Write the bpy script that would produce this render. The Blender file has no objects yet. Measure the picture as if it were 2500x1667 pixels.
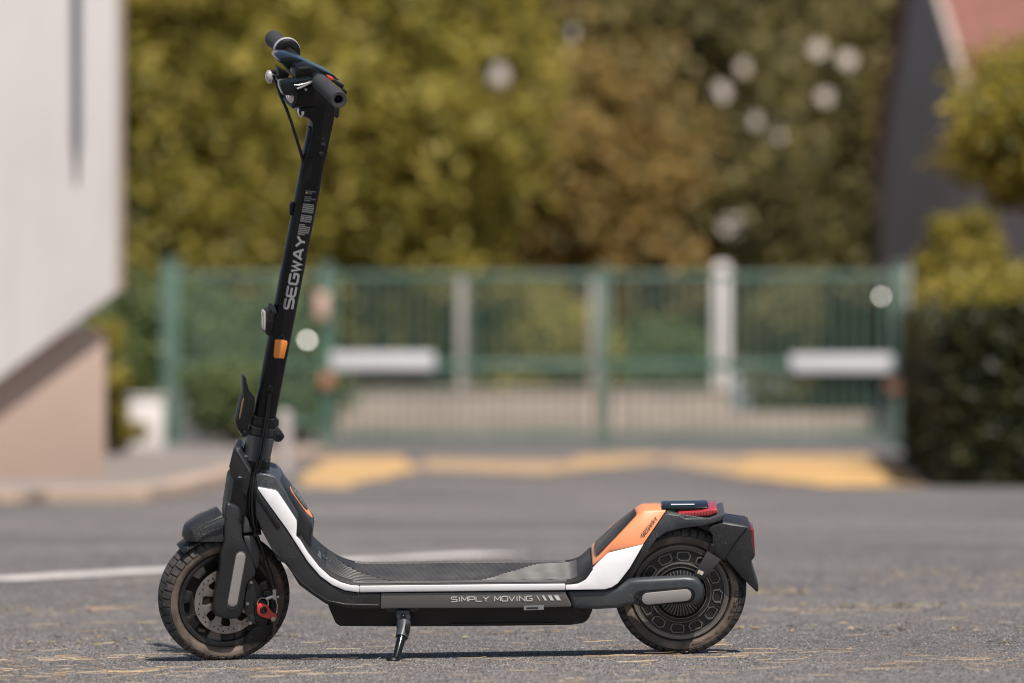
import bpy, bmesh, math, random
import numpy as np
from mathutils import Matrix, Vector

# ------------------------------------------------------------------ camera, sky, sun, exposure
scene = bpy.context.scene
COL = scene.collection
cam_data = bpy.data.cameras.new('camera')
cam = bpy.data.objects.new('camera', cam_data); COL.objects.link(cam)
cam.location = (0.0, -10.0, 0.5255)
cam.rotation_euler = (math.radians(90) + 0.010411, 0, 0)
cam_data.sensor_width = 36.0
cam_data.lens = 36.0 * (1215 * 10.0) / 2500.0
cam_data.clip_end = 400.0
cam_data.dof.use_dof = True
cam_data.dof.focus_distance = 9.95
cam_data.dof.aperture_fstop = 3.15
cam_data.dof.aperture_blades = 0
scene.camera = cam

SUN_DIR = Vector((0.20, -0.48, 0.85)).normalized()       # towards the sun
world = bpy.data.worlds.new('World'); scene.world = world
world.use_nodes = True
wn = world.node_tree.nodes; wl = world.node_tree.links
sky = wn.new('ShaderNodeTexSky'); sky.sky_type = 'NISHITA'; sky.sun_disc = False
sky.sun_elevation = math.asin(SUN_DIR.z)
sky.sun_rotation = math.atan2(SUN_DIR.x, SUN_DIR.y)
sky.dust_density = 1.5
wn['Background'].inputs['Strength'].default_value = 0.085
wl.new(sky.outputs[0], wn['Background'].inputs['Color'])
sun_data = bpy.data.lights.new('sun', 'SUN'); sun_data.energy = 4.9; sun_data.angle = math.radians(0.55)
sun_data.color = (1.0, 0.93, 0.84)
sun = bpy.data.objects.new('sun', sun_data); COL.objects.link(sun)
sun.location = (8, -12, 26)
sun.rotation_euler = SUN_DIR.to_track_quat('Z', 'Y').to_euler()
scene.cycles.filter_width = 1.1
scene.view_settings.view_transform = 'Standard'
scene.view_settings.look = 'None'
scene.view_settings.exposure = 0.08
scene.view_settings.gamma = 1.0
scene.view_settings.use_curve_mapping = False

random.seed(7)
RNG = np.random.default_rng(11)

# ------------------------------------------------------------------ materials
MATS = {}
def principled(name, color, rough=0.5, metal=0.0, spec=0.5, noise=0.0, nscale=40.0, dust=None, dust_amt=0.0,
               bump=0.0, bscale=300.0, coat=0.0, rvar=0.1, transmission=0.0, aniso=None, specks=0.0, speck_col=(.3, .29, .27)):
    """Principled surface with fine procedural colour, roughness and relief variation (object space)."""
    m = bpy.data.materials.new(name); m.use_nodes = True
    nt = m.node_tree; N = nt.nodes; L = nt.links
    b = N['Principled BSDF']
    b.inputs['Base Color'].default_value = (*color, 1)
    b.inputs['Roughness'].default_value = rough
    b.inputs['Metallic'].default_value = metal
    b.inputs['Specular IOR Level'].default_value = spec
    b.inputs['Coat Weight'].default_value = coat
    b.inputs['Coat Roughness'].default_value = 0.08
    b.inputs['Transmission Weight'].default_value = transmission
    tc = N.new('ShaderNodeTexCoord')
    n1 = N.new('ShaderNodeTexNoise'); n1.inputs['Scale'].default_value = nscale; n1.inputs['Detail'].default_value = 6
    if aniso:
        mp = N.new('ShaderNodeMapping'); mp.inputs['Scale'].default_value = aniso
        L.new(tc.outputs['Object'], mp.inputs[0]); src = mp.outputs[0]
    else:
        src = tc.outputs['Object']
    L.new(src, n1.inputs['Vector'])
    base = None
    if noise > 0:
        mx = N.new('ShaderNodeMix'); mx.data_type = 'RGBA'
        mx.inputs['A'].default_value = (*[c * (1 - noise) for c in color], 1)
        mx.inputs['B'].default_value = (*[min(1, c * (1 + noise)) for c in color], 1)
        L.new(n1.outputs['Fac'], mx.inputs['Factor']); base = mx.outputs['Result']
    if dust is not None:
        n2 = N.new('ShaderNodeTexNoise'); n2.inputs['Scale'].default_value = nscale * 0.35; n2.inputs['Detail'].default_value = 8
        n2.inputs['Roughness'].default_value = 0.65
        L.new(tc.outputs['Object'], n2.inputs['Vector'])
        rp = N.new('ShaderNodeMapRange'); rp.inputs['From Min'].default_value = 0.42; rp.inputs['From Max'].default_value = 0.72
        rp.inputs['To Max'].default_value = dust_amt
        L.new(n2.outputs['Fac'], rp.inputs['Value'])
        m2 = N.new('ShaderNodeMix'); m2.data_type = 'RGBA'
        if base is not None: L.new(base, m2.inputs['A'])
        else: m2.inputs['A'].default_value = (*color, 1)
        m2.inputs['B'].default_value = (*dust, 1)
        L.new(rp.outputs[0], m2.inputs['Factor']); base = m2.outputs['Result']
    if specks > 0:                                            # fine dust specks and scuffs
        n4 = N.new('ShaderNodeTexNoise'); n4.inputs['Scale'].default_value = 330; n4.inputs['Detail'].default_value = 2
        n5 = N.new('ShaderNodeTexNoise'); n5.inputs['Scale'].default_value = 14; n5.inputs['Detail'].default_value = 4
        L.new(tc.outputs['Object'], n4.inputs['Vector']); L.new(tc.outputs['Object'], n5.inputs['Vector'])
        ml_ = N.new('ShaderNodeMath'); ml_.operation = 'MULTIPLY'; L.new(n4.outputs['Fac'], ml_.inputs[0]); L.new(n5.outputs['Fac'], ml_.inputs[1])
        rs = N.new('ShaderNodeMapRange'); rs.inputs['From Min'].default_value = .345; rs.inputs['From Max'].default_value = .42; rs.inputs['To Max'].default_value = specks
        L.new(ml_.outputs[0], rs.inputs['Value'])
        m3 = N.new('ShaderNodeMix'); m3.data_type = 'RGBA'
        if base is not None: L.new(base, m3.inputs['A'])
        else: m3.inputs['A'].default_value = (*color, 1)
        m3.inputs['B'].default_value = (*speck_col, 1); L.new(rs.outputs[0], m3.inputs['Factor']); base = m3.outputs['Result']
    if base is not None: L.new(base, b.inputs['Base Color'])
    if rvar > 0:
        rr = N.new('ShaderNodeMapRange'); rr.inputs['To Min'].default_value = max(0.02, rough - rvar); rr.inputs['To Max'].default_value = min(1, rough + rvar)
        L.new(n1.outputs['Fac'], rr.inputs['Value']); L.new(rr.outputs[0], b.inputs['Roughness'])
    if bump > 0:
        n3 = N.new('ShaderNodeTexNoise'); n3.inputs['Scale'].default_value = bscale; n3.inputs['Detail'].default_value = 3
        L.new(src, n3.inputs['Vector'])
        bp = N.new('ShaderNodeBump'); bp.inputs['Strength'].default_value = bump; bp.inputs['Distance'].default_value = 0.001
        L.new(n3.outputs['Fac'], bp.inputs['Height']); L.new(bp.outputs[0], b.inputs['Normal'])
    MATS[name] = m
    return m

def leaf_material(name, cols, trans=0.35, rough=0.55):
    """Leaves: a colour per leaf taken from a ramp, diffuse plus translucent."""
    m = bpy.data.materials.new(name); m.use_nodes = True
    nt = m.node_tree; N = nt.nodes; L = nt.links
    b = N['Principled BSDF']; out = N['Material Output']
    g = N.new('ShaderNodeNewGeometry')
    r = N.new('ShaderNodeValToRGB'); e = r.color_ramp.elements
    e[0].color = (*cols[0], 1); e[1].color = (*cols[-1], 1)
    for i, c in enumerate(cols[1:-1]):
        q = e.new((i + 1) / (len(cols) - 1)); q.color = (*c, 1)
    L.new(g.outputs['Random Per Island'], r.inputs[0])
    L.new(r.outputs[0], b.inputs['Base Color']); b.inputs['Roughness'].default_value = rough
    t = N.new('ShaderNodeBsdfTranslucent'); L.new(r.outputs[0], t.inputs['Color'])
    mx = N.new('ShaderNodeMixShader'); mx.inputs[0].default_value = trans
    L.new(b.outputs[0], mx.inputs[1]); L.new(t.outputs[0], mx.inputs[2]); L.new(mx.outputs[0], out.inputs['Surface'])
    MATS[name] = m
    return m

# ------------------------------------------------------------------ object helpers
def tag(o, label, cat, group=None):
    o['label'] = label; o['category'] = cat
    if group: o['group'] = group
    return o
def structure(o):
    o['kind'] = 'structure'; return o
def empty(name, loc=(0, 0, 0), rot=(0, 0, 0)):
    o = bpy.data.objects.new(name, None); COL.objects.link(o)
    o.location = loc; o.rotation_euler = rot; o.empty_display_size = 0.1
    return o
def link_mesh(name, me, mat, parent=None):
    o = bpy.data.objects.new(name, me); COL.objects.link(o)
    if mat is not None and not me.materials: me.materials.append(mat if not isinstance(mat, str) else MATS[mat])
    if parent is not None: o.parent = parent
    return o
def make(name, verts, faces, mat, parent=None, bevel=0.0, seg=2, frame=None, smooth=True, sharp=32, angle=28):
    """One mesh object from vertices and faces; optional bevelled edges."""
    vs = [tuple(v) for v in verts]
    if frame is not None: vs = [tuple(frame @ Vector(v)) for v in vs]
    me = bpy.data.meshes.new(name); me.from_pydata(vs, [], faces); me.update()
    bm = bmesh.new(); bm.from_mesh(me)
    bmesh.ops.recalc_face_normals(bm, faces=bm.faces[:])
    if bevel > 0:
        es = [e for e in bm.edges if len(e.link_faces) == 2 and e.calc_face_angle(0) > math.radians(angle)]
        if es:
            bmesh.ops.bevel(bm, geom=es, offset=bevel, offset_type='OFFSET', segments=seg, profile=0.5, affect='EDGES', clamp_overlap=True)
    bmesh.ops.triangulate(bm, faces=[f for f in bm.faces if len(f.verts) > 4])
    bm.to_mesh(me); bm.free()
    if smooth:
        me.polygons.foreach_set('use_smooth', [True] * len(me.polygons))
        me.set_sharp_from_angle(angle=math.radians(sharp))
    return link_mesh(name, me, mat, parent)
def box_data(cx, cy, cz, sx, sy, sz):
    x, y, z = sx / 2, sy / 2, sz / 2
    v = [(cx + a * x, cy + b * y, cz + c * z) for c in (-1, 1) for b in (-1, 1) for a in (-1, 1)]
    f = [(0, 1, 3, 2), (4, 6, 7, 5), (0, 4, 5, 1), (2, 3, 7, 6), (0, 2, 6, 4), (1, 5, 7, 3)]
    return v, f
def box(name, c, s, mat, parent=None, bevel=0.0, frame=None, seg=2):
    v, f = box_data(*c, *s)
    return make(name, v, f, mat, parent, bevel, seg, frame)
def chaikin(p, n=1, closed=True):
    p = [Vector(q) for q in p]
    for _ in range(n):
        out = []
        m = len(p)
        if not closed: out.append(p[0])
        for i in range(m if closed else m - 1):
            a, b = p[i], p[(i + 1) % m]
            out += [a.lerp(b, 0.25), a.lerp(b, 0.75)]
        if not closed: out.append(p[-1])
        p = out
    return p
def ring_faces(n, k, closed_ends=True, loop=True):
    f = []
    for r in range(k - 1):
        for i in range(n if loop else n - 1):
            j = (i + 1) % n
            f.append((r * n + i, r * n + j, (r + 1) * n + j, (r + 1) * n + i))
    if closed_ends:
        f.append(tuple(range(n))[::-1]); f.append(tuple((k - 1) * n + i for i in range(n)))
    return f
def slab(name, poly, t, mat, parent=None, bevel=0.002, frame=None, smooth_n=0, seg=2, inset=0.0):
    """Outline (x, y, z) extruded by t along y."""
    p = chaikin(poly, smooth_n) if smooth_n else [Vector(q) for q in poly]
    n = len(p)
    v = [tuple(q) for q in p] + [(q.x, q.y + t, q.z) for q in p]
    return make(name, v, ring_faces(n, 2), mat, parent, bevel, seg, frame)
def sym(name, poly, mat, parent=None, bevel=0.004, frame=None, smooth_n=0, seg=3):
    """Outline given on the near side, mirrored in y to a solid body."""
    p = chaikin(poly, smooth_n) if smooth_n else [Vector(q) for q in poly]
    n = len(p)
    v = [tuple(q) for q in p] + [(q.x, -q.y, q.z) for q in p]
    return make(name, v, ring_faces(n, 2), mat, parent, bevel, seg, frame)
def solid(name, poly, hw, mat, parent=None, bevel=0.004, frame=None, seg=3, trim=.24):
    """Middle-plane outline, drawn in a little and thickened to +-hw."""
    P = [Vector((q[0], q[2])) for q in poly]; n = len(P)
    area = sum(P[i].x * P[(i + 1) % n].y - P[(i + 1) % n].x * P[i].y for i in range(n)); sg = 1 if area > 0 else -1
    out = []
    for i in range(n):
        d = (P[(i + 1) % n] - P[i - 1]); d.normalize(); nn = Vector((d.y, -d.x)) * sg
        q = P[i] - nn * (trim * hw); out.append(q)
    v = [(q.x, -hw, q.y) for q in out] + [(q.x, hw, q.y) for q in out]
    return make(name, v, ring_faces(n, 2), mat, parent, bevel, seg, frame)
def both(name, poly, t, mat, parent=None, bevel=0.002, frame=None, smooth_n=0, seg=2):
    """The slab on the near side and its mirror twin on the far side."""
    a = slab(name, poly, t, mat, parent, bevel, frame, smooth_n, seg)
    b = slab(name, [(q[0], -q[1], q[2]) for q in poly], -t, mat, parent, bevel, frame, smooth_n, seg)
    return a, b
def tube(name, pts, r, mat, parent=None, frame=None, sides=10, smooth_n=0, r2=None, cap=True):
    p = chaikin(pts, smooth_n, False) if smooth_n else [Vector(q) for q in pts]
    n = len(p); v = []
    up = Vector((0, 0, 1))
    for i, q in enumerate(p):
        d = (p[min(i + 1, n - 1)] - p[max(i - 1, 0)]).normalized()
        a = d.cross(up if abs(d.z) < 0.95 else Vector((0, 1, 0))).normalized(); b = a.cross(d)
        if i and a.dot(pa) < 0: a = -a; b = -b
        pa = a
        rr = r if r2 is None else r + (r2 - r) * i / (n - 1)
        for k in range(sides):
            t = 2 * math.pi * k / sides
            v.append(q + a * (math.cos(t) * rr) + b * (math.sin(t) * rr))
    return make(name, v, ring_faces(sides, n, cap), mat, parent, 0, 2, frame, sharp=50)
def lathe(name, c, prof, mat, parent=None, frame=None, sides=64, closed=False, sharp=30, axis='y'):
    """Profile of (radius, y) turned about the y axis through c."""
    v = []; n = len(prof)
    for k in range(sides):
        t = 2 * math.pi * k / sides
        for r, y in prof: v.append((c[0] + r * math.cos(t), c[1] + y, c[2] + r * math.sin(t)))
    f = []
    for k in range(sides):
        k2 = (k + 1) % sides
        for i in range(n if closed else n - 1):
            j = (i + 1) % n
            f.append((k * n + i, k2 * n + i, k2 * n + j, k * n + j))
    return make(name, v, f, mat, parent, 0, 2, frame, sharp=sharp)
def ellipsoid(name, c, rad, mat, parent=None, frame=None, rot=None, seg=20):
    v = []; f = []
    rings = seg // 2
    for i in range(rings + 1):
        ph = math.pi * i / rings
        for k in range(seg):
            t = 2 * math.pi * k / seg
            q = Vector((rad[0] * math.sin(ph) * math.cos(t), rad[1] * math.sin(ph) * math.sin(t), rad[2] * math.cos(ph)))
            if rot is not None: q = rot @ q
            v.append(q + Vector(c))
    for i in range(rings):
        for k in range(seg):
            j = (k + 1) % seg
            f.append((i * seg + k, i * seg + j, (i + 1) * seg + j, (i + 1) * seg + k))
    return make(name, v, f, mat, parent, 0, 2, frame, sharp=60)
def pill(a, b, r, n=8):
    """Outline of a stadium between two (x, y, z) points."""
    a, b = Vector(a), Vector(b); d = (b - a); ang = math.atan2(d.z, d.x); out = []
    for k in range(n + 1):
        t = ang - math.pi / 2 + math.pi * k / n; out.append((b.x + r * math.cos(t), b.y, b.z + r * math.sin(t)))
    for k in range(n + 1):
        t = ang + math.pi / 2 + math.pi * k / n; out.append((a.x + r * math.cos(t), a.y, a.z + r * math.sin(t)))
    return out

GLYPH = {
 'S': [[(1, 1), (.15, 1), (0, .87), (0, .63), (.13, .52), (.87, .48), (1, .37), (1, .13), (.85, 0), (0, 0)]],
 'E': [[(1, 1), (.14, 1), (0, .88), (0, .12), (.14, 0), (1, 0)], [(0, .5), (.85, .5)]],
 'G': [[(1, 1), (.14, 1), (0, .88), (0, .12), (.14, 0), (.86, 0), (1, .12), (1, .5), (.5, .5)]],
 'W': [[(0, 1), (.25, 0), (.5, .85), (.75, 0), (1, 1)]],
 'A': [[(0, 0), (.42, 1), (.58, 1), (1, 0)], [(.2, .3), (.8, .3)]],
 'Y': [[(0, 1), (.5, .48), (1, 1)], [(.5, .5), (.5, 0)]],
 'I': [[(.5, 0), (.5, 1)]],
 'M': [[(0, 0), (0, 1), (.5, .3), (1, 1), (1, 0)]],
 'P': [[(0, 0), (0, 1), (.88, 1), (1, .88), (1, .55), (.88, .42), (0, .42)]],
 'L': [[(0, 1), (0, .1), (.1, 0), (1, 0)]],
 'O': [[(.12, 0), (.88, 0), (1, .12), (1, .88), (.88, 1), (.12, 1), (0, .88), (0, .12), (.12, 0)]],
 'V': [[(0, 1), (.5, 0), (1, 1)]],
 'N': [[(0, 0), (0, 1), (1, 0), (1, 1)]],
 '1': [[(.2, .8), (.5, 1), (.5, 0)]],
 '0': [[(.15, 0), (.85, 0), (1, .15), (1, .85), (.85, 1), (.15, 1), (0, .85), (0, .15), (.15, 0)]],
 '.': [[(.4, 0), (.6, 0)]],
 '5': [[(1, 1), (0, 1), (0, .55), (.85, .55), (1, .42), (1, .12), (.85, 0), (0, 0)]],
 'x': [[(0, 0), (1, .7)], [(0, .7), (1, 0)]],
 '3': [[(0, 1), (1, 1), (1, 0), (0, 0)], [(.2, .5), (1, .5)]],
 '-': [[(.1, .5), (.9, .5)]],
}
def lettering(name, text, place, h, w, gap, stroke, mat, parent, frame=None, lift=0.0004, narrow=('I', '1', '.'), slant=0.0):
    """Letters as thin raised strokes; place(u, v, n) maps text space in metres to the surface."""
    verts, faces = [], []; u0 = 0.0; layer = 0
    for ch in text:
        if ch == ' ': u0 += w * 0.8; continue
        cw = w * (0.3 if ch in narrow else 1.0)
        for line in GLYPH[ch]:
            layer += 1
            P = [Vector((u0 + (x if ch not in narrow else (0.5 + (x - .5) * .6)) * cw + slant * y * h, y * h)) for x, y in line]
            n = len(P); closed = (P[0] - P[-1]).length < 1e-6 and n > 3
            L, R = [], []
            for i in range(n):
                if closed: a, b = P[(i - 1) % (n - 1)], P[(i + 1) % (n - 1)] if i < n - 1 else P[1]
                else: a, b = P[max(i - 1, 0)], P[min(i + 1, n - 1)]
                d1 = (P[i] - a); d2 = (b - P[i])
                if d1.length < 1e-9: d1 = d2
                if d2.length < 1e-9: d2 = d1
                d1 = d1.normalized(); d2 = d2.normalized(); t = (d1 + d2)
                t = d1 if t.length < 0.2 else t.normalized()
                nn = Vector((-t.y, t.x)); c = max(0.45, nn.dot(Vector((-d1.y, d1.x))))
                L.append(P[i] + nn * (stroke / 2 / c)); R.append(P[i] - nn * (stroke / 2 / c))
            k = len(verts); z = lift + layer * 0.00002
            for q in L + R: verts.append(place(q.x, q.y, z))
            for i in range(n - 1): faces.append((k + i, k + i + 1, k + n + i + 1, k + n + i))
        u0 += cw + gap
    vs = [tuple(frame @ Vector(v)) if frame is not None else tuple(v) for v in verts]
    me = bpy.data.meshes.new(name); me.from_pydata(vs, [], faces); me.update()
    return link_mesh(name, me, mat, parent)

def big_mesh(name, verts, faces, mat, parent=None):
    """Fast mesh from numpy arrays (triangles or quads)."""
    me = bpy.data.meshes.new(name)
    nv, (nf, k) = len(verts), faces.shape
    me.vertices.add(nv); me.vertices.foreach_set('co', np.asarray(verts, np.float32).ravel())
    me.loops.add(nf * k); me.loops.foreach_set('vertex_index', faces.astype(np.int32).ravel())
    me.polygons.add(nf); me.polygons.foreach_set('loop_start', np.arange(0, nf * k, k, dtype=np.int32))
    me.update(calc_edges=True); me.validate()
    return link_mesh(name, me, mat, parent)

def ground_z(x, y):
    """The lane falls gently to the left near the scooter and levels out towards the gate."""
    s = np.clip((np.asarray(y, float) - 1.5) / 10.0, 0, 1); s = s * s * (3 - 2 * s)
    xx = np.clip(np.asarray(x, float), -6, 6)
    return math.tan(0.013788) * xx * (1 - s)

# ------------------------------------------------------------------ materials of the place
principled('render_white', (.66, .63, .625), .85, noise=.10, nscale=1.6, bump=.15, bscale=60, aniso=(3, 3, .5), dust=(.56, .51, .485), dust_amt=.5)
principled('render_tan', (.43, .32, .265), .9, noise=.10, nscale=2.5, bump=.2, bscale=60)
principled('slate_grey', (.045, .055, .07), .5, noise=.15)
principled('edge_trim', (.42, .33, .27), .8, noise=.1)
principled('gate_green', (.07, .145, .108), .55, noise=.2, nscale=8, dust=(.24, .28, .24), dust_amt=.7)
principled('panel_white', (.66, .66, .68), .45, noise=.04)
principled('disc_brown', (.45, .20, .12), .35, noise=.1)
principled('polished_steel', (.85, .85, .83), .34, metal=1.0, rvar=0)
principled('concrete', (.40, .36, .33), .9, noise=.15, nscale=6, bump=.3, bscale=50)
principled('post_white', (.72, .68, .66), .8, noise=.08, nscale=5)
principled('stone_beige', (.50, .40, .34), .9, noise=.2, nscale=5, dust=(.33, .28, .23), dust_amt=.7)
principled('kerb_stone', (.46, .34, .26), .9, noise=.18, nscale=6, dust=(.26, .21, .18), dust_amt=.7, bump=.3, bscale=60)
principled('bollard_grey', (.40, .37, .38), .6, noise=.1)
principled('bark', (.055, .04, .03), .95, noise=.4, nscale=12, bump=.6, bscale=30)
principled('house_render', (.36, .29, .255), .9, noise=.12, nscale=1.5)
principled('roof_tile', (.30, .14, .11), .85, noise=.3, nscale=3.0)
principled('verge_white', (.52, .42, .36), .8, noise=.1)
principled('front_wall_shade', (.05, .04, .045), .8, noise=.2)
principled('car_paint', (.45, .50, .55), .3, metal=.3, coat=.8, noise=.03)
principled('car_glass', (.02, .025, .03), .08, spec=.6, rvar=0)
principled('car_tyre', (.02, .02, .02), .9)
principled('line_white', (.62, .58, .55), .85, noise=.15, nscale=9, dust=(.2, .18, .17), dust_amt=.75, bump=.4, bscale=200)
principled('line_yellow', (.64, .39, .15), .85, noise=.2, nscale=2.0, dust=(.22, .19, .165), dust_amt=1.0, bump=.4, bscale=200)
principled('line_yellow_worn', (.50, .33, .17), .88, noise=.2, nscale=4, dust=(.26, .22, .19), dust_amt=.9, bump=.4, bscale=200)
principled('cream_render', (.66, .58, .50), .9, noise=.06, nscale=1.0)
leaf_material('leaf_olive', [(0.165, 0.159, 0.035), (0.295, 0.271, 0.053), (0.448, 0.389, 0.071), (0.566, 0.472, 0.088), (0.614, 0.472, 0.130)], trans=.5)
leaf_material('leaf_rust', [(0.161, 0.132, 0.052), (0.287, 0.218, 0.063), (0.437, 0.299, 0.086), (0.529, 0.333, 0.115), (0.391, 0.322, 0.092)], trans=.5)
leaf_material('leaf_dark', [(0.101, 0.097, 0.046), (0.202, 0.184, 0.064), (0.312, 0.267, 0.092), (0.385, 0.312, 0.120), (0.257, 0.239, 0.110)], trans=.5)
leaf_material('leaf_green', [(.05, .08, .03), (.10, .15, .05), (.16, .22, .07), (.24, .27, .08)])
leaf_material('leaf_hedge_shade', [(0.015, 0.021, 0.008), (0.030, 0.036, 0.011), (0.049, 0.051, 0.015), (0.085, 0.076, 0.019)], trans=.15)  # hedge leaves coloured near black to carry the shade on its face
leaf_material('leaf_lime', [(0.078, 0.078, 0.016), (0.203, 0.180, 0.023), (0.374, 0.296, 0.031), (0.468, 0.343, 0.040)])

def asphalt_material():
    m = bpy.data.materials.new('asphalt'); m.use_nodes = True
    nt = m.node_tree; N = nt.nodes; L = nt.links; b = N['Principled BSDF']
    tc = N.new('ShaderNodeTexCoord')
    big = N.new('ShaderNodeTexNoise'); big.inputs['Scale'].default_value = .55; big.inputs['Detail'].default_value = 5
    mid = N.new('ShaderNodeTexNoise'); mid.inputs['Scale'].default_value = 9; mid.inputs['Detail'].default_value = 8; mid.inputs['Roughness'].default_value = .7
    vor = N.new('ShaderNodeTexVoronoi'); vor.inputs['Scale'].default_value = 190
    for n in (big, mid, vor): L.new(tc.outputs['Object'], n.inputs['Vector'])
    r1 = N.new('ShaderNodeValToRGB'); e = r1.color_ramp.elements
    e[0].position = .33; e[0].color = (.108, .101, .099, 1); e[1].position = .68; e[1].color = (.180, .164, .158, 1)
    L.new(big.outputs['Fac'], r1.inputs[0])
    r2 = N.new('ShaderNodeMapRange'); r2.inputs['From Min'].default_value = .3; r2.inputs['From Max'].default_value = .7
    r2.inputs['To Min'].default_value = .68; r2.inputs['To Max'].default_value = 1.28
    L.new(mid.outputs['Fac'], r2.inputs['Value'])
    sep = N.new('ShaderNodeSeparateColor'); L.new(vor.outputs['Color'], sep.inputs[0])
    r3 = N.new('ShaderNodeMapRange'); r3.inputs['To Min'].default_value = .35; r3.inputs['To Max'].default_value = 1.75
    L.new(sep.outputs[0], r3.inputs['Value'])
    mu = N.new('ShaderNodeMath'); mu.operation = 'MULTIPLY'; L.new(r2.outputs[0], mu.inputs[0]); L.new(r3.outputs[0], mu.inputs[1])
    mx = N.new('ShaderNodeMix'); mx.data_type = 'RGBA'; mx.blend_type = 'MULTIPLY'; mx.inputs['Factor'].default_value = 1
    L.new(r1.outputs[0], mx.inputs['A']); L.new(mu.outputs[0], mx.inputs['B'])
    L.new(mx.outputs['Result'], b.inputs['Base Color'])
    b.inputs['Roughness'].default_value = .88
    bp = N.new('ShaderNodeBump'); bp.inputs['Strength'].default_value = .55; bp.inputs['Distance'].default_value = .004
    L.new(vor.outputs['Distance'], bp.inputs['Height']); L.new(bp.outputs[0], b.inputs['Normal'])
    MATS['asphalt'] = m
asphalt_material()
def ramp_island(name, cols, rough=.85):
    m = leaf_material(name, cols, trans=0.0, rough=rough); return m
ramp_island('grit', [(.022, .021, .022), (.045, .043, .043), (.085, .08, .078), (.15, .14, .135), (.40, .37, .345)])
ramp_island('needle', [(.16, .10, .06), (.32, .21, .12), (.46, .33, .20), (.55, .43, .28)])
ramp_island('litter', [(.20, .14, .08), (.30, .23, .12), (.40, .30, .18), (.26, .24, .10)])

def Yd(y):
    """Depth of the things behind, laid out along the road."""
    return (y + 6.5) * (10.0 / 6.5) - 10.0
# ------------------------------------------------------------------ ground
xs = np.concatenate([np.linspace(-220, -12, 14), np.linspace(-10, 10, 41), np.linspace(12, 220, 14)])
ys = np.concatenate([np.linspace(-40, -10, 4), np.linspace(-8, 16, 49), np.linspace(18, 60, 10), np.linspace(80, 330, 8)])
GX, GY = np.meshgrid(xs, ys); GZ = ground_z(GX, GY)
nx, ny = len(xs), len(ys)
idx = np.arange(nx * ny).reshape(ny, nx)
gf = np.stack([idx[:-1, :-1], idx[:-1, 1:], idx[1:, 1:], idx[1:, :-1]], -1).reshape(-1, 4)
ground = big_mesh('asphalt_ground', np.stack([GX, GY, GZ], -1).reshape(-1, 3), gf, 'asphalt')
structure(ground); ground.data.polygons.foreach_set('use_smooth', [True] * len(ground.data.polygons))

def decal(name, outline, mat, z=.004, parent=None, wob=0.0, step=.25):
    """A painted sheet on the ground, 4 mm above it, with a slightly uneven edge."""
    P = []
    n = len(outline)
    for i in range(n):
        a, b = Vector(outline[i]), Vector(outline[(i + 1) % n]); k = max(1, int((b - a).length / step))
        for j in range(k):
            q = a.lerp(b, j / k); P.append((q.x + random.uniform(-wob, wob), q.y + random.uniform(-wob, wob)))
    me = bpy.data.meshes.new(name)
    me.from_pydata([(x, y, float(ground_z(x, y)) + z) for x, y in P], [], [tuple(range(len(P)))]); me.update()
    return link_mesh(name, me, mat, parent)
a, b = [(-1.530,4.420),(-0.038,6.295)]
d = (Vector(b) - Vector(a)).normalized(); nrm = Vector((-d.y, d.x)) * .13
line = decal('parking_line', [Vector(a) - nrm, Vector(b) - nrm, Vector(b) + nrm, Vector(a) + nrm], 'line_white', wob=.012, step=.15)
structure(line)
for k, quad in enumerate(([(-1.232,18.260),(-1.516,30.938),(-0.910,31.741),(-0.622,24.336),(-0.951,17.529)],
                          [(-0.678,24.336),(-0.690,29.915),(0.469,28.015),(0.236,21.933)],
                          [(0.243,22.752),(0.580,31.470),(1.226,32.576),(1.235,28.472)],
                          [(1.108,28.472),(1.348,32.015),(1.954,30.938),(1.393,21.933)],
                          [(1.366,21.933),(2.027,31.741),(3.208,31.470),(2.312,17.769),(1.737,17.769)])):
    structure(decal('yellow_zigzag_marking', quad, 'line_yellow_worn' if k in (1, 3) else 'line_yellow', z=.004 + .001 * k, wob=.05, step=.5))

# grit of the asphalt, in relief where the lens is sharp enough to show the stones
def grit(n, x0, x1, y0, y1, s0, s1):
    x = RNG.uniform(x0, x1, n); y = RNG.uniform(y0, y1, n); s = RNG.uniform(s0, s1, n) * RNG.uniform(.6, 1, n)
    z = ground_z(x, y); t = RNG.uniform(0, 6.28, n)
    V = np.zeros((n, 5, 3))
    for k in range(4):
        r = s * RNG.uniform(.7, 1.25, n); V[:, k, 0] = x + r * np.cos(t + k * 1.571); V[:, k, 1] = y + r * np.sin(t + k * 1.571); V[:, k, 2] = z - .0004
    V[:, 4, 0] = x + s * RNG.uniform(-.3, .3, n); V[:, 4, 1] = y + s * RNG.uniform(-.3, .3, n); V[:, 4, 2] = z + s * RNG.uniform(.35, .75, n)
    base = np.arange(n)[:, None, None] * 5
    F = base + np.array([[0, 1, 4], [1, 2, 4], [2, 3, 4], [3, 0, 4]])[None]
    return V.reshape(-1, 3), F.reshape(-1, 3)
v1, f1 = grit(170000, -1.25, 1.25, -1.25, 2.0, .0014, .0032)
v2, f2 = grit(50000, -1.75, 1.75, 2.0, 6.5, .0022, .0045)
g = big_mesh('asphalt_grit', np.vstack([v1, v2]), np.vstack([f1, f2 + len(v1)]), 'grit'); g['kind'] = 'stuff'
tag(g, 'coarse grey and pale stone grit standing out of the asphalt', 'grit')

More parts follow.
